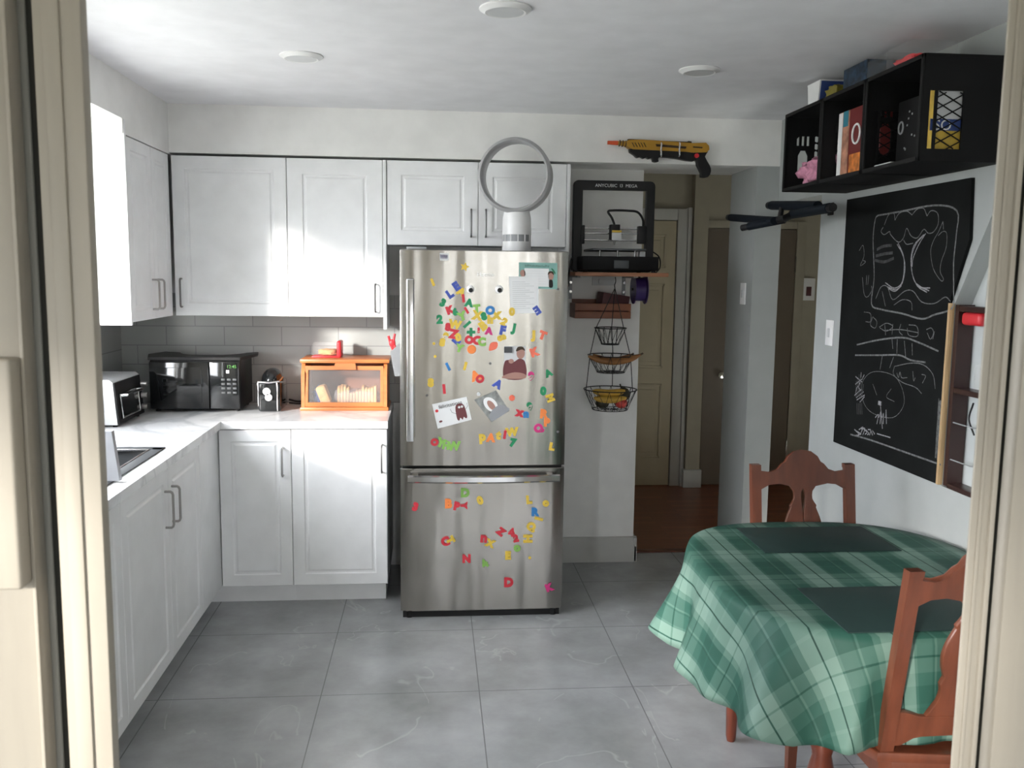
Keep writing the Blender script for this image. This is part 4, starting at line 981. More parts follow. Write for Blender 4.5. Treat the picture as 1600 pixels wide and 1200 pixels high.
B().cyl((a_[0], 4.56, a_[1]), (b_[0], 4.56, b_[1]), .009, .011).build('muzzle_tip', 'orangetip', tb); br = B().cyl((b_[0], 4.56, b_[1]), (c_[0], 4.56, c_[1]), .010, .016).build('barrel', 'yellowtoy', tb)
b = B()
for k in (.15, .45, .75): x = b_[0]+(c_[0]-b_[0])*k; z = b_[1]+(c_[1]-b_[1])*k; b.cyl((x, 4.56, z), (x+.004, 4.56, z-.0005), .0165)
b.build('barrel_ring', 'stem', br)
q = gp(940+1235/8.421, 200+372/8.421); B().cyl((q[0], 4.545, q[1]), (q[0], 4.528, q[1]), .011).build('safety_button', 'red', tb)
for xx in (770, 1010):
    q = gp(940+xx/8.421, 200+225/8.421); q2 = gp(940+(xx-5)/8.421, 200+375/8.421)
    tag(B().tube(smooth_line([(q[0], 4.587, q[1]+.008), (q[0], 4.532, q[1]+.006), (q[0]-.002, 4.528, (q[1]+q2[1])/2), (q2[0], 4.53, q2[1]), (q2[0], 4.587, q2[1]-.004)]), .005).build('wall_hook', 'chrome'), 'metal hook holding the toy blaster, ' + ('nearer its tip' if xx == 770 else 'nearer its grip'), 'hook', 'hooks under the toy blaster')

# ------------------------------------------------------------------ ceiling lights
for px, py, ph in ((471, 87, 'left of the three, above the white cabinets'), (790, 13, 'nearest of the three, at the top middle'), (1093, 109, 'right of the three, near the toy blaster')):
    p = at(px, py, 'z', ZC)
    t = thing('ceiling_light', f'flat round white ceiling light, {ph}', 'ceiling light', (p.x, p.y, ZC-.02), group='recessed ceiling lights')
    B().lathe([(.056, -.012), (.062, -.014), (.080, -.004), (.080, 0)], (p.x, p.y, ZC), seg=36).build('trim_ring', 'white', t)
    B().lathe([(.003, -.0125), (.056, -.0125), (.056, -.010)], (p.x, p.y, ZC), seg=36).build('diffuser', 'lgrey', t)

# ------------------------------------------------------------------ right wall: switches, chalkboard, pass-through
def plate_switch(label, x0, x1, y0, y1, z, h, face, cat='light switch', nm='light_switch'):
    t = thing(nm, label, cat, ((x0+x1)/2, (y0+y1)/2, z-h/2))
    B().box(x0, x1, y0, y1, z-h/2, z+h/2, .002).build('plate', 'white', t)
    c = ((x0+x1)/2, (y0+y1)/2)
    if face == 'X': B().box(x0-.006, x0, c[1]-.008, c[1]+.008, z-.02, z+.02, .002).build('toggle', 'lgrey', t)
    else: B().box(c[0]-.02, c[0]+.02, y0-.006, y0, z-.05, z+.02, .002).build('toggle', 'maroon', t)
q = at(1162, 459, 'x', 1.66); plate_switch('white light switch on the inner side of the wall pillar', 1.652, 1.66, q.y-.036, q.y+.036, q.z, .115, 'X')
q = at(1297, 520, 'x', XR); plate_switch('white light switch on the right wall beside the chalkboard', XR-.006, XR, q.y-.036, q.y+.036, q.z, .115, 'X')
q = at(1262, 452, 'y', YFAR); plate_switch('beige thermostat plate on the far hall wall', q.x-.05, q.x+.05, YFAR-.02, YFAR, q.z, .17, 'Y', 'thermostat', 'thermostat')
cbm = Matrix(((0, 0, 1, XR-.007), (1, 0, 0, 0), (0, 1, 0, 0), (0, 0, 0, 1)))
cb = plate('chalkboard', [(3.775, .90), (3.775, 1.955), (2.874, 1.955), (2.862, 1.753), (2.955, 1.535), (2.955, .905)], [], .012, cbm, 'board')
tag(cb, 'tall black chalkboard with chalk drawings on the right wall', 'chalkboard')
XC = XR-.0145
def cpt(px, py): return at(px, py, 'x', XC)
def Z3(pts): return [(1310+x/6, 300+y/6) for x, y in pts]
def Z4(pts): return [(1310+x/4, 480+y/4) for x, y in pts]
def chalk(name, strokes, wid, m, jit=0):
    b = B()
    for s_ in strokes:
        P_ = smooth_line([cpt(*q_) for q_ in s_], 4) if len(s_) > 2 else [cpt(*q_) for q_ in s_]
        b.strip(P_, wid*.72, (1, 0, 0))
    return b.build(name, m, cb)
chalk('chalk_frame_line', [Z3([(370, 220), (600, 180), (900, 125), (1110, 175), (1105, 400), (1080, 660), (1080, 930), (1065, 1090), (900, 1150), (780, 1190), (600, 1140), (400, 1100), (310, 1050), (335, 800), (325, 450), (345, 260), (370, 220)])], .009, 'chalk')
chalk('chalk_tree_crown', [Z3([(420, 330), (400, 370), (430, 400), (480, 370), (490, 400), (560, 470), (610, 430), (640, 340), (680, 410), (740, 430), (800, 350), (840, 385), (890, 375), (935, 300), (930, 200), (870, 175), (830, 225)]), Z3([(430, 310), (470, 215), (520, 200), (530, 265)]), Z3([(530, 265), (570, 200), (640, 180), (690, 215)]), Z3([(690, 215), (740, 160), (800, 155), (830, 225)]), Z3([(610, 450), (640, 490), (700, 480)])], .005, 'chalk')
chalk('chalk_tree_trunk', [Z3([(550, 490), (600, 580), (625, 700), (600, 850), (540, 915), (460, 890)]), Z3([(560, 480), (610, 600), (615, 740), (590, 860), (520, 900), (440, 850)]), Z3([(820, 390), (740, 470), (690, 590), (690, 750), (740, 880), (830, 940)]), Z3([(800, 400), (710, 500), (680, 640), (700, 800), (760, 890), (860, 900)]), Z3([(810, 400), (750, 500), (700, 620), (690, 700)]), Z3([(730, 860), (790, 900), (850, 925)]), Z3([(470, 905), (530, 930), (590, 880)])], .006, 'chalkb')
chalk('chalk_leaf', [Z3([(980, 275), (940, 370), (890, 460), (865, 560), (890, 720), (960, 830), (985, 815), (955, 750), (965, 650), (1010, 520), (1015, 390), (980, 370), (935, 410)]), Z3([(980, 275), (985, 350)])], .004, 'chalk')
chalk('chalk_hill', [Z3([(350, 1000), (400, 890), (460, 890), (510, 1010), (620, 930), (700, 930), (780, 1030), (900, 1045), (1000, 985), (1050, 1025)])], .005, 'chalk')
chalk('chalk_marks', [Z3([(195, 550), (230, 500), (240, 600), (205, 690), (255, 655), (225, 640)]), Z3([(225, 800), (240, 950), (270, 985), (310, 930), (310, 880)]), Z3([(265, 780), (260, 870)]), Z3([(285, 780), (275, 870)]), Z3([(520, 1060), (600, 1010), (680, 1030), (690, 1110)]), Z3([(410, 930), (440, 1070)])], .0045, 'chalk')
chalk('chalk_smudge', [Z3([(360, 540), (420, 510), (500, 500)]), Z3([(350, 600), (430, 580), (510, 570)]), Z3([(340, 640), (430, 655), (520, 620)])], .016, 'chalkf')
chalk('chalk_writing', [Z4([(160, 30), (200, 40), (200, 90), (170, 90)]), Z4([(215, 60), (240, 90), (230, 130), (200, 110), (215, 60)]), Z4([(255, 125), (300, 100), (340, 120), (300, 150), (260, 130)]), Z4([(290, 145), (390, 140), (500, 160)]), Z4([(290, 110), (295, 175)]), Z4([(340, 105), (335, 170)]), Z4([(390, 105), (380, 150), (400, 175)]), Z4([(440, 110), (490, 120), (495, 180), (440, 175), (430, 130)]), Z4([(550, 140), (580, 130), (595, 160), (575, 200), (555, 160)]), Z4([(600, 150), (590, 200)])], .0045, 'chalk')
chalk('chalk_road', [Z4([(115, 235), (250, 205), (400, 190), (500, 220), (625, 275)]), Z4([(105, 300), (250, 300), (380, 300), (450, 330), (545, 345)]), Z4([(75, 795), (200, 830), (400, 900), (640, 985)])], .009, 'chalk')
chalk('chalk_posts', [Z4([(335, 200), (340, 260)]), Z4([(368, 200), (365, 290)]), Z4([(412, 210), (420, 310)]), Z4([(460, 225), (462, 300)]), Z4([(275, 300), (260, 390)]), Z4([(345, 310), (320, 380)])], .005, 'chalk')
chalk('chalk_bubble', [Z4([(350, 370), (450, 350), (530, 360), (590, 420), (605, 510)]), Z4([(350, 370), (345, 420), (400, 470), (480, 500), (520, 540)]), Z4([(365, 410), (375, 440), (385, 405), (395, 440), (430, 440)]), Z4([(465, 400), (470, 460), (480, 440)]), Z4([(520, 420), (545, 430), (525, 475)])], .0045, 'chalk')
chalk('chalk_circle', [Z4([(150, 560), (150, 470), (200, 410), (280, 405), (360, 440), (405, 530), (405, 620), (340, 690), (230, 670), (170, 620), (140, 540)]), Z4([(215, 480), (240, 550)]), Z4([(330, 510), (300, 560), (350, 590)])], .0035, 'chalk')
rr = random.Random(5)
chalk('chalk_scribble', [Z4([(105+rr.random()*60, 400+i*14+rr.random()*10), (100+rr.random()*50, 440+i*14)]) for i in range(12)]+[Z4([(100+i*14, 760+rr.random()*15), (130+i*12, 740+rr.random()*60), (110+i*14, 790+rr.random()*15)]) for i in range(9)]+[Z4([(230+i*22, 690), (250+i*16, 640+rr.random()*40), (240+i*20, 730)]) for i in range(4)]+[Z4([(262, 600), (275, 760)]), Z4([(240, 790), (325, 815)])], .006, 'chalkb')
chalk('chalk_patch', [Z4([(112+9*i, 420+20*abs(i-2)), (108+8*i, 560)]) for i in range(6)]+[Z4([(115+10*i, 600), (118+10*i, 670)]) for i in range(4)], .008, 'chalkf')
chalk('chalk_column', [Z4([(628+5*i, 570+rr.random()*15), (605+6*i, 940+rr.random()*15)]) for i in range(5)], .006, 'chalk')
b = B(); q = cpt(*Z4([(262, 600)])[0]); b.box(XC-.004, XC, q.y-.01, q.y+.01, q.z-.008, q.z+.008); b.build('chalk_blot', 'chalkb', cb)
tag(B().box(XR-.018, XR, 2.937, 2.942, .905, 1.54, .001).box(XR-.018, XR, 2.944, 2.949, .905, 1.54, .001).box(XR-.012, XR, 2.9415, 2.9445, .905, 1.54).build('plywood_edge', 'ply'), 'thin vertical plywood edge strip at the right of the chalkboard', 'edge strip')
# shallow shelf niche behind the opening
t = thing('alcove_shelf', 'dark brown shelf unit inside the opening beside the chalkboard', 'shelf', (1.81, 2.92, .905))
B().box(XR+.002, 1.838, 2.915, 2.935, .905, 1.535).build('side_board', 'darkbrown', t)
for z in (1.525, 1.245, .91): B().box(XR+.002, 1.838, 2.35, 2.914, z-.012, z+.006, .002).build('shelf_board', 'darkbrown', t)
for z in (1.13, 1.00): B().tube([(XR+.01, 2.914, z), (XR+.01, 2.80, z), (XR+.03, 2.78, z)], .0025).build('wire_rail', 'grey', t)
struct('wall_niche_back', B().prism([(2.94, .8), (2.94, 1.54), (2.50, 2.30), (2.3, 2.30), (2.0, 2.30), (2.0, .8)], lambda y, z: Vector((1.842, y, z)), lambda y, z: Vector((1.86, y, z))), 'nicheback')
tag(B().box(XR+.004, XR+.05, 2.80, 2.905, 1.468, 1.511, .012, 3).build('red_packet', 'red'), 'red rounded packet at the top of the dark shelf opening', 'packet')
tag(B().lathe([(.022, 0), (.024, .01), (.026, .09), (.023, .09), (.021, .012)], (XR+.03, 2.80, 1.2515), seg=20).build('drinking_glass', 'acrylic'), 'clear glass on the middle dark shelf', 'glass')
tag(B().tube(smooth_line([at(1521, 630, 'x', 1.80), at(1514, 655, 'x', 1.80), at(1522, 680, 'x', 1.80)]), .003).build('hanging_cable', 'black'), 'black cable hanging across the dark shelf opening', 'cable')

# pull-up bar under the crates
t = thing('pull_up_bar', 'black padded pull-up bar jutting from the right wall below the crates', 'pull-up bar', (1.6, 4.2, 1.9))
def grip(p0, p1, r=.018, cap=.028, m='navy'):
    p0, p1 = Vector(p0), Vector(p1); d = (p1-p0).normalized()
    B().cyl(p0, p1, r, seg=18).build('foam_grip', m, t)
    B().cyl(p0-d*cap*1.4, p0, r*.85, seg=14).build('end_cap', 'black', t)
g0 = at(1142, 340, 'x', 1.52); g1 = at(1210, 345, 'x', 1.52); grip(g0, g1)
g0 = at(1206, 321, 'x', 1.60); g1 = at(1278, 322, 'x', 1.60); grip(g0, g1, .021)
g0 = at(1170, 354, 'x', 1.46); g1 = at(1225, 343, 'x', 1.56); grip(g0, g1)
g0 = at(1296, 325, 'x', 1.56); g1 = at(1238, 335, 'x', 1.60); grip(g0, g1, .020)
A0, A1 = at(1205, 345, 'x', 1.52), at(1250, 332, 'x', 1.62)
B().tube([at(1200, 346, 'x', 1.52), at(1225, 342, 'x', 1.55), at(1245, 332, 'x', 1.62)], .017, 10).tube([at(1222, 322, 'x', 1.60), at(1218, 345, 'x', 1.54)], .012, 10).tube([at(1250, 322, 'x', 1.60), at(1246, 337, 'x', 1.60)], .012, 10).build('frame', 'black', t)
w0 = at(1246, 330, 'x', 1.60); B().tube([(XR, 3.95, 1.93), (1.64, 3.93, 1.925), w0], .015, 10).box(XR-.008, XR, 3.925, 3.975, 1.90, 1.955, .002).build('wall_bracket', 'black', t)

# ------------------------------------------------------------------ milk crates on the right wall
CX0, CX1, CZ0, CZ1 = 1.50, XR-.001, 1.985, 2.308
def hexa(cx, cz, rx, rz): return [(cx-rx*.5, cz+rz), (cx+rx*.5, cz+rz), (cx+rx, cz+rz*.6), (cx+rx, cz-rz*.6), (cx+rx*.5, cz-rz), (cx-rx*.5, cz-rz), (cx-rx, cz-rz*.6), (cx-rx, cz+rz*.6)]
def crate(y0, y1, label):
    t = thing('milk_crate', label, 'crate', ((CX0+CX1)/2, (y0+y1)/2, CZ0), group='black milk crates along the right wall')
    B().box(CX0, CX1, y0, y1, CZ0, CZ0+.010).build('lower_side', 'blackm', t)
    tp = plate('upper_side', [(CX0, y0), (CX1, y0), (CX1, y1), (CX0, y1)], [ell((CX0+CX1)/2-.02, (y0+y1)/2, .028, .05, 14)], .010, Matrix.Translation((0, 0, CZ1-.005)), 'blackm', t)
    B().box(CX1-.012, CX1, y0+.01, y1-.01, CZ0+.01, CZ1-.01).build('bottom_grid', 'blackm', t)
    for yy in (y0, y1-.010):
        holes = []
        holes.append(hexa(CX0+.075, CZ0+.12, .022, .055))
        for k in range(3): holes.append([(CX0+.045+.022*k, CZ0+.235-.012*(k == 0)), (CX0+.057+.022*k, CZ0+.235), (CX0+.057+.022*k, CZ0+.195), (CX0+.045+.022*k, CZ0+.195)])
        gx0, gz0 = CX0+.125, CZ0+.055
        for i in range(6):
            for j in range(6):
                x, z = gx0+i*.02, gz0+j*.031; holes.append([(x, z+.004), (x+.008, z), (x+.016, z+.004), (x+.016, z+.023), (x+.008, z+.027), (x, z+.023)])
        plate('end_side', [(CX0, CZ0), (CX1, CZ0), (CX1, CZ1), (CX0, CZ1)], holes, .008, Matrix.Translation((0, yy+.005, 0)) @ FRONT, 'blackm', t)
    B().box(CX0-.008, CX0, y0, y1, CZ0, CZ0+.014, .002).box(CX0-.008, CX0, y0, y1, CZ1-.014, CZ1, .002).box(CX0-.008, CX0, y0, y0+.014, CZ0, CZ1, .002).box(CX0-.008, CX0, y1-.014, y1, CZ0, CZ1, .002).build('rim', 'blackm', t)
ya = at(1440, 200, 'x', CX0).y; yb_ = at(1352, 200, 'x', CX0).y; yc_ = at(1284, 220, 'x', CX0).y; yd_ = at(1227, 240, 'x', CX0).y
def crate_near(y0, y1, label):
    t = thing('milk_crate', label, 'crate', ((CX0+CX1)/2, (y0+y1)/2, CZ0), group='black milk crates along the right wall')
    B().box(CX0, CX1, y0, y1, CZ0, CZ0+.010).build('lower_side', 'blackm', t)
    B().box(CX0, CX1, y0, y1, CZ1-.010, CZ1).build('upper_side', 'blackm', t)
    B().box(CX1-.012, CX1, y0+.01, y1-.01, CZ0+.01, CZ1-.01).build('bottom_grid', 'blackm', t)
    wz = (at(1450, 232, 'y', y0).z, at(1450, 140, 'y', y0).z); wx = (at(1451, 190, 'y', y0).x, at(1504, 190, 'y', y0).x)
    for yy in (y0, y1-.010):
        plate('end_side', [(CX0, CZ0), (CX1, CZ0), (CX1, CZ1), (CX0, CZ1)], [[(wx[0], wz[0]), (wx[1], wz[0]), (wx[1], wz[1]), (wx[0], wz[1])]], .008, Matrix.Translation((0, yy+.005, 0)) @ FRONT, 'blackm', t)
        b = B()
        for k in range(-4, 6):
            for s_ in (-1, 1):
                P_ = []
                for i in range(9):
                    x = wx[0]+.02+(wx[1]-wx[0]-.02)*i/8; z = wz[0]+(wz[1]-wz[0])*(k/5.)+s_*(x-wx[0])*.55+(0 if s_ > 0 else .05)
                    if wz[0] <= z <= wz[1]: P_.append((x, yy+.005, z))
                if len(P_) > 1: b.tube(P_, .0022, 5)
        b.box(wx[0]+.018, wx[0]+.026, yy+.001, yy+.009, wz[0], wz[1])
        b.build('lattice', 'blackm', t)
    B().box(CX0-.008, CX0, y0, y1, CZ0, CZ0+.014, .002).box(CX0-.008, CX0, y0, y1, CZ1-.014, CZ1, .002).box(CX0-.008, CX0, y0, y0+.014, CZ0, CZ1, .002).box(CX0-.008, CX0, y1-.014, y1, CZ0, CZ1, .002).build('rim', 'blackm', t)
crate_near(ya, yb_-.003, 'black milk crate nearest the door frame, yellow package behind its net side')
crate(yb_, yc_-.003, 'middle black milk crate holding a dark red snack box')
crate(yc_, yd_, 'farthest black milk crate, holding a pink bag')
# contents
t = thing('cereal_box', 'white, orange and dark red snack box in the middle crate', 'box', (1.62, 3.2, CZ0+.01))
y0b = yc_-.030
B().box(1.555, 1.70, y0b-.20, y0b, CZ0+.011, CZ0+.262).build('carton', 'dred', t)
B().box(1.5535, 1.555, y0b-.085, y0b-.0, CZ0+.011, CZ0+.262).build('photo_panel', 'peach', t); B().box(1.5525, 1.5535, y0b-.075, y0b-.035, CZ0+.205, CZ0+.262).build('blue_corner', 'cyan', t)
B().box(1.5525, 1.5535, y0b-.19, y0b-.10, CZ0+.012, CZ0+.095).build('orange_panel', 'orangec', t); B().box(1.552, 1.5535, y0b-.03, y0b+.002, CZ0+.011, CZ0+.26).build('white_edge', 'white', t)
B().tube([(1.5515, y0b-.150+.03*math.cos(2*PI*k/20), CZ0+.165+.035*math.sin(2*PI*k/20)) for k in range(20)], .004, 6, closed=True).build('round_logo', 'white', t)
tag(B().box(1.57, 1.74, yb_+.03, yb_+.10, CZ0+.011, CZ0+.20, .004).build('dark_carton', 'dred'), 'dark red carton at the near end of the middle crate', 'box')
t = thing('snack_bag', 'pink crinkled bag in the farthest milk crate', 'bag', (1.58, 3.6, CZ0+.01))
lumpy((1.575, yc_+.155, CZ0+.068), .058, .13, .050, .5, 2, 40).build('bag', 'pink', t)
tag(lumpy((1.68, yc_+.085, CZ0+.105), .042, .06, .082, .3, 6, 28).build('plush_bag', 'tan'), 'tan and green bag behind the pink bag in the farthest crate', 'bag')
tag(B().box(1.62, 1.66, yc_+.03, yc_+.09, CZ0+.15, CZ0+.185, .006).build('green_packet', 'green'), 'small green packet on top of the tan bag in the farthest crate', 'packet')
t = thing('flour_bag', 'yellow and white package with blue band in the nearest crate', 'package', (1.62, 2.9, CZ0+.01))
B().box(1.545, 1.72, ya+.016, ya+.05, CZ0+.011, CZ0+.255, .006).build('package', 'yellowp', t)
B().box(1.55, 1.715, ya+.0145, ya+.016, CZ0+.13, CZ0+.225).build('white_area', 'lgrey', t); B().box(1.535, 1.715, ya+.0135, ya+.016, CZ0+.095, CZ0+.13).build('blue_band', 'bluebag', t)
link_mesh('band_lettering', text('SO', .045, .0005, Matrix.Translation((1.575, ya+.0125, CZ0+.112)) @ FRONT), 'white', t)
link_mesh('band_lettering', text('IIII', .04, .0005, Matrix.Translation((1.655, ya+.0125, CZ0+.118)) @ FRONT), 'lgrey', t)
t = thing('dark_snack_box', 'dark box with faint printing in the nearest crate', 'box', (1.62, 3.05, CZ0+.01))
B().box(1.60, 1.73, yb_-.20, yb_-.03, CZ0+.011, CZ0+.24, .004).build('carton', 'blackm', t)
B().tube([(1.598, yb_-.06+.015*math.cos(2*PI*k/14), CZ0+.15+.02*math.sin(2*PI*k/14)) for k in range(14)], .003, 6, closed=True).build('round_logo', 'grey', t)
b = B(); rr = random.Random(8)
for i in range(10): yy, zz = yb_-.09-rr.random()*.1, CZ0+.03+rr.random()*.17; b.box(1.5985, 1.5995, yy, yy+.007, zz, zz+.006)
b.build('printing', 'grey', t)
tag(B().box(1.51, 1.56, yb_-.17, yb_-.06, CZ0+.011, CZ0+.022, .002).build('paper_slip', 'lgrey'), 'small white slip lying at the front of the nearest crate', 'paper')
# on top of the crates
t = thing('plastic_tub', 'white plastic tub with blue and yellow side on top of the far crate', 'tub', (1.6, 3.62, CZ1))
cy = at(1282, 150, 'x', 1.56).y
b = B().prism([(-.045, 0), (.045, 0), (.060, .09), (.066, .095), (-.066, .095), (-.060, .09)], lambda y, z: Vector((1.53, cy+y, CZ1+z)), lambda y, z: Vector((1.64, cy+y, CZ1+z))); b.build('tub', 'white', t)
B().prism([(-.001, 0), (-.003, 0), (-.018, .09), (-.016, .09)], lambda y, z: Vector((1.535, cy-.045+y, CZ1+z)), lambda y, z: Vector((1.635, cy-.045+y, CZ1+z))).build('printed_side', 'bluebag', t)
tag(lumpy((1.58, cy-.12, CZ1+.032), .04, .045, .028, .3, 4).build('yellow_packet', 'olive'), 'dull yellow packet beside the white tub on top of the crates', 'packet')
ybx0, ybx1 = at(1354, 120, 'x', 1.56).y, at(1318, 120, 'x', 1.56).y
tag(B().box(1.56, 1.74, ybx0, ybx1, CZ1, CZ1+.10, .002).build('game_box', 'blueprint'), 'dark blue box with speckled print on top of the middle crate', 'box')
yb0, yb1 = at(1388, 100, 'x', 1.56).y, ybx0-.003
tag(B().box(1.56, 1.72, yb0, yb1, CZ1, CZ1+.088, .002).build('clear_bin', 'acrylic'), 'clear plastic bin between the dark blue box and the red item', 'bin')
yr0, yr1 = at(1425, 92, 'x', 1.55).y, at(1391, 97, 'x', 1.55).y
t = thing('clear_bin', 'clear bin with red contents on top of the nearest crate', 'bin', (1.6, (yr0+yr1)/2, CZ1))
lumpy((1.60, (yr0+yr1)/2, CZ1+.026), .05, (yr1-yr0)/2, .022, .3, 7).build('red_contents', 'red', t)
B().box(1.54, 1.70, yr0-.01, yr1+.01, CZ1, CZ1+.085, .004).build('bin', 'acrylic', t)

# ------------------------------------------------------------------ table
TX, TY, TRX, TRY, TZ = 1.282, 2.555, .465, .522, .735
t = thing('dining_table', 'wooden dining table with turned legs under the green plaid cloth', 'table', (TX, TY, 0))
def sup(a, rx, ry, e=2.8):
    c, s_ = math.cos(a), math.sin(a); r = (abs(c/rx)**e+abs(s_/ry)**e)**(-1/e); return r*c, r*s_
tp = [(TX+sup(2*PI*k/64, TRX-.006, TRY-.006)[0], TY+sup(2*PI*k/64, TRX-.006, TRY-.006)[1]) for k in range(64)]
plate('tabletop', tp, [], .024, Matrix.Translation((0, 0, TZ-.016)), 'wooddark', t)
B().box(TX-.30, TX+.30, TY-.36, TY+.34, TZ-.11, TZ-.03).build('apron', 'wooddark', t)
prof = [(.020, 0), (.026, .01), (.022, .05), (.018, .10), (.030, .16), (.040, .22), (.026, .28), (.034, .31), (.024, .34), (.030, .45), (.034, .56), (.036, TZ-.03)]
for x, y in ((1.10, 2.31), (TX+.27, 2.29)): B().lathe(prof, (x, y, 0), seg=20).build('leg', 'wooddark', t)
for x in (1.045, TX+.27): B().lathe([(.014, 0), (.018, .02), (.026, .30), (.030, TZ-.03)], (x, 2.90, 0), seg=16).build('leg', 'wooddark', t)
# cloth
bm = bmesh.new(); uvl = bm.loops.layers.uv.new('UVMap'); N = 288; NR = 12; ND = 16; DROP = .285; grid = []; flat = {}
def fold(a):
    return .48*math.cos(11*a+.9)+.34*math.cos(17*a+2.4)+.2*math.cos(6*a+1.0)
for k in range(N):
    a = 2*PI*k/N; rx, ry = sup(a, TRX, TRY); L0 = math.hypot(rx, ry); ux, uy = rx/L0, ry/L0; col = []
    for j in range(1, NR+1):
        s_ = j/NR; v = bm.verts.new((TX+rx*s_, TY+ry*s_, TZ)); flat[v] = (TX+rx*s_, TY+ry*s_); col.append(v)
    flare = .058+.028*fold(a)
    if ux > .2: flare = .006                                       # against the wall
    near = max(0, -uy)
    for j in range(1, ND+1):
        t_ = j/ND; d = DROP*t_
        out = flare*(t_**1.25)+.038*fold(a)*math.sin(min(1, t_*1.4)*PI/2)*t_
        rnd = .012*(1-math.exp(-t_*8))
        x, y, z = TX+rx+ux*(out+rnd), TY+ry+uy*(out+rnd), TZ-.006*min(1, t_*4)-d*(.98-.08*max(0, fold(a))-.04*math.sin(3*a))
        x = min(x, XR-.006)
        lim = 2.030 if x > 1.085 else 2.030-.45*(1.085-x)
        if y < lim: y = lim+.010*math.sin(x*40)*t_
        v = bm.verts.new((x, y, z)); flat[v] = (TX+rx+ux*d, TY+ry+uy*d); col.append(v)
    grid.append(col)
ctr = bm.verts.new((TX, TY, TZ)); flat[ctr] = (TX, TY)
for k in range(N):
    A, Bc = grid[k], grid[(k+1) % N]
    fs = [bm.faces.new((ctr, A[0], Bc[0]))]
    for j in range(len(A)-1): fs.append(bm.faces.new((A[j], A[j+1], Bc[j+1], Bc[j])))
for f_ in bm.faces:
    for l in f_.loops: l[uvl].uv = flat[l.vert]
bmesh.ops.recalc_face_normals(bm, faces=bm.faces)
me = bpy.data.meshes.new('tablecloth'); bm.to_mesh(me); bm.free()
clo = link_mesh('tablecloth', me, 'plaid', smooth=PI)
md = clo.modifiers.new('thick', 'SOLIDIFY'); md.thickness = .0025; md.offset = 1
tag(clo, 'green plaid tablecloth draped in folds over the dining table', 'tablecloth')
for x0, x1, y0, y1, ph in ((1.066, 1.525, 2.717, 3.0, 'dark green placemat on the far side of the table'), (1.035, 1.49, 2.068, 2.39, 'dark green placemat on the near side of the table, behind the chair')):
    tag(B().box(x0, x1, y0, y1, TZ+.003, TZ+.006, .001).build('placemat', 'mat'), ph, 'placemat', 'placemats on the table')

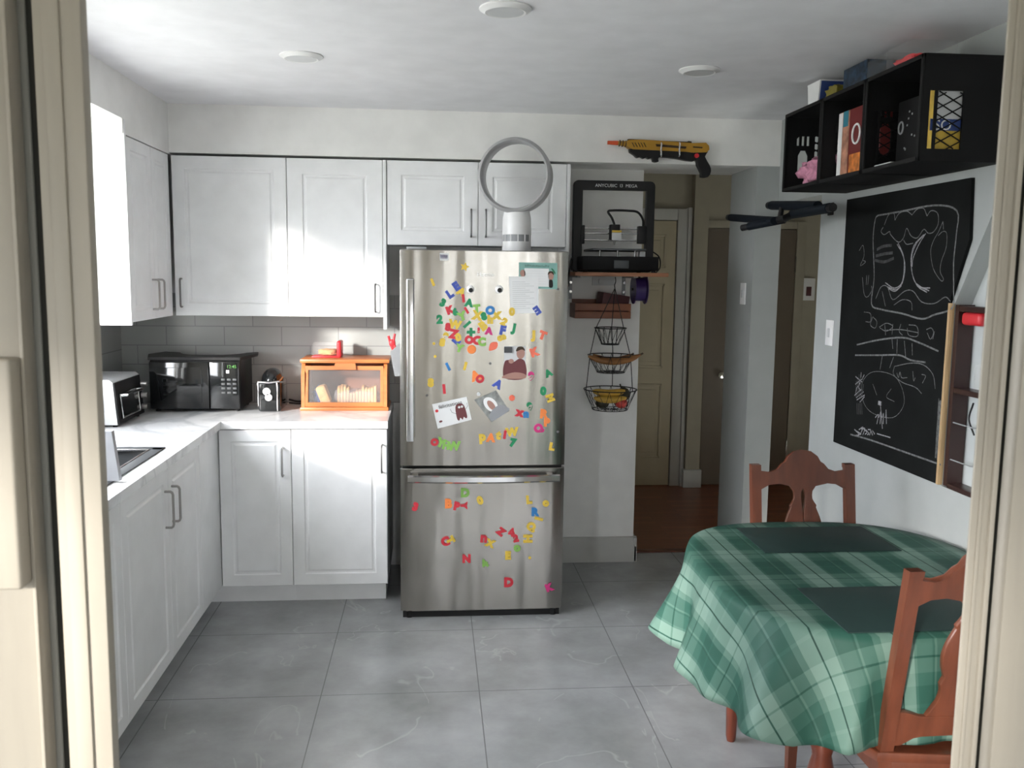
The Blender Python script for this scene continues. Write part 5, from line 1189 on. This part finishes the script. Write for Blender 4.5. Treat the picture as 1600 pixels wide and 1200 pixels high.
# ------------------------------------------------------------------ chairs
def make_chair(loc, rz, label):
    t = thing('dining_chair', label, 'chair', loc, rz, 'wooden chairs at the table', local=True)
    def by(z): return -.006-.085*max(0, (z-.42))/.52 - (.03*(.42-z)/.42 if z < .42 else 0)      # rake of the back
    for s_ in (-1, 1):
        b = B()
        for z0, z1 in ((0, .42), (.42, .94)):
            x0, x1 = s_*.195, s_*.160
            if x0 > x1: x0, x1 = x1, x0
            b.prism([(x0, -.0), (x1, 0), (x1, .028), (x0, .028)], lambda x, d: Vector((x, by(z0)+d, z0)), lambda x, d: Vector((x, by(z1)+d, z1)))
        b.build('back_leg', 'woodchair', t, smooth=math.radians(20))
        B().prism([(-.017, -.017), (.017, -.017), (.017, .017), (-.017, .017)], lambda x, y: Vector((s_*.175+x*.8, .36+y*.8, 0)), lambda x, y: Vector((s_*.175+x*1.2, .36+y*1.2, .42))).build('front_leg', 'woodchair', t, smooth=math.radians(20))
    ang = math.atan2(.085, .52)
    Mb = Matrix.Translation((0, by(.70)+.014, .70)) @ Matrix.Rotation(ang, 4, 'X') @ FRONT @ Matrix.Translation((0, -.70, 0))
    half = [(.160, .920), (.125, .915), (.095, .925), (.078, .945), (.066, .952), (.055, .972), (.030, .990), (0, .996)]
    und = [(0, .868), (.045, .862), (.09, .872), (.13, .868), (.160, .852)]
    top = [(-x, z) for x, z in half]+[(x, z) for x, z in half[::-1][1:]]
    crest = [(-.193, .930)]+top[0:]+[(.193, .930), (.193, .852)]+[(x, z) for x, z in und[::-1]]+[(-x, z) for x, z in und[1:]]+[(-.193, .852)]
    crest = [(-.160, .935) if q_ == (-.193, .930) else ((.160, .935) if q_ == (.193, .930) else q_) for q_ in crest]
    crest = [q_ for q_ in crest if q_ not in ((.193, .852), (-.193, .852))]
    plate('crest_rail', crest, [], .022, Mb, 'woodchair', t, bev=.003)
    B().prism([(-.193, .925), (-.158, .925), (-.158, .94), (-.193, .94)], lambda x, z: Vector((x, by(z)-.001, z)), lambda x, z: Vector((x, by(z)+.029, z))).build('post_cap', 'woodchair', t)
    L = [(.046, .875), (.034, .845), (.033, .815), (.048, .792), (.046, .784), (.060, .750), (.068, .712), (.064, .675), (.055, .650), (.062, .630), (.057, .610), (.062, .580), (.076, .555), (.076, .530)]
    R2 = smooth_poly([(-x, z) for x, z in L]+[(x, z) for x, z in L[::-1]], 2)
    hole = smooth_poly([(0, .855), (.010, .835), (.007, .79), (.003, .75), (.010, .70), (.012, .66), (0, .62), (-.012, .66), (-.010, .70), (-.003, .75), (-.007, .79), (-.010, .835)], 3)
    plate('splat', R2, [hole], .014, Mb, 'woodchair', t, bev=.002)
    low = [(-.162, .555), (-.10, .54), (.10, .54), (.162, .555), (.162, .46), (.12, .475), (.085, .485), (-.085, .485), (-.12, .475), (-.162, .46)]
    plate('lower_rail', smooth_poly(low, 2), [], .018, Mb, 'woodchair', t, bev=.002)
    sp_ = [(-.20, -.01), (.20, -.01), (.215, .20), (.215, .37), (.18, .40), (-.18, .40), (-.215, .37), (-.215, .20)]
    plate('seat', smooth_poly(sp_, 2), [], .026, Matrix.Translation((0, .0, .435)), 'woodchair', t, bev=.004)
    B().box(-.17, .17, .0, .022, .355, .422, .002).box(-.17, .17, .345, .365, .36, .422, .002).box(-.18, -.16, .02, .345, .36, .422).box(.16, .18, .02, .345, .36, .422).build('seat_frame', 'woodchair', t)
    for s_ in (-1, 1): B().cyl((s_*.178, -.02, .19), (s_*.175, .355, .19), .010).build('stretcher', 'woodchair', t)
    return t
ch = make_chair((1.307, 2.03, 0), 0, 'wooden chair with its back to the door frame, in the right foreground')
c2 = copy_tree(ch); c2.location = (1.352, 3.055, 0); c2.rotation_euler = (0, 0, PI); c2['label'] = 'wooden chair at the far end of the table, facing the camera'
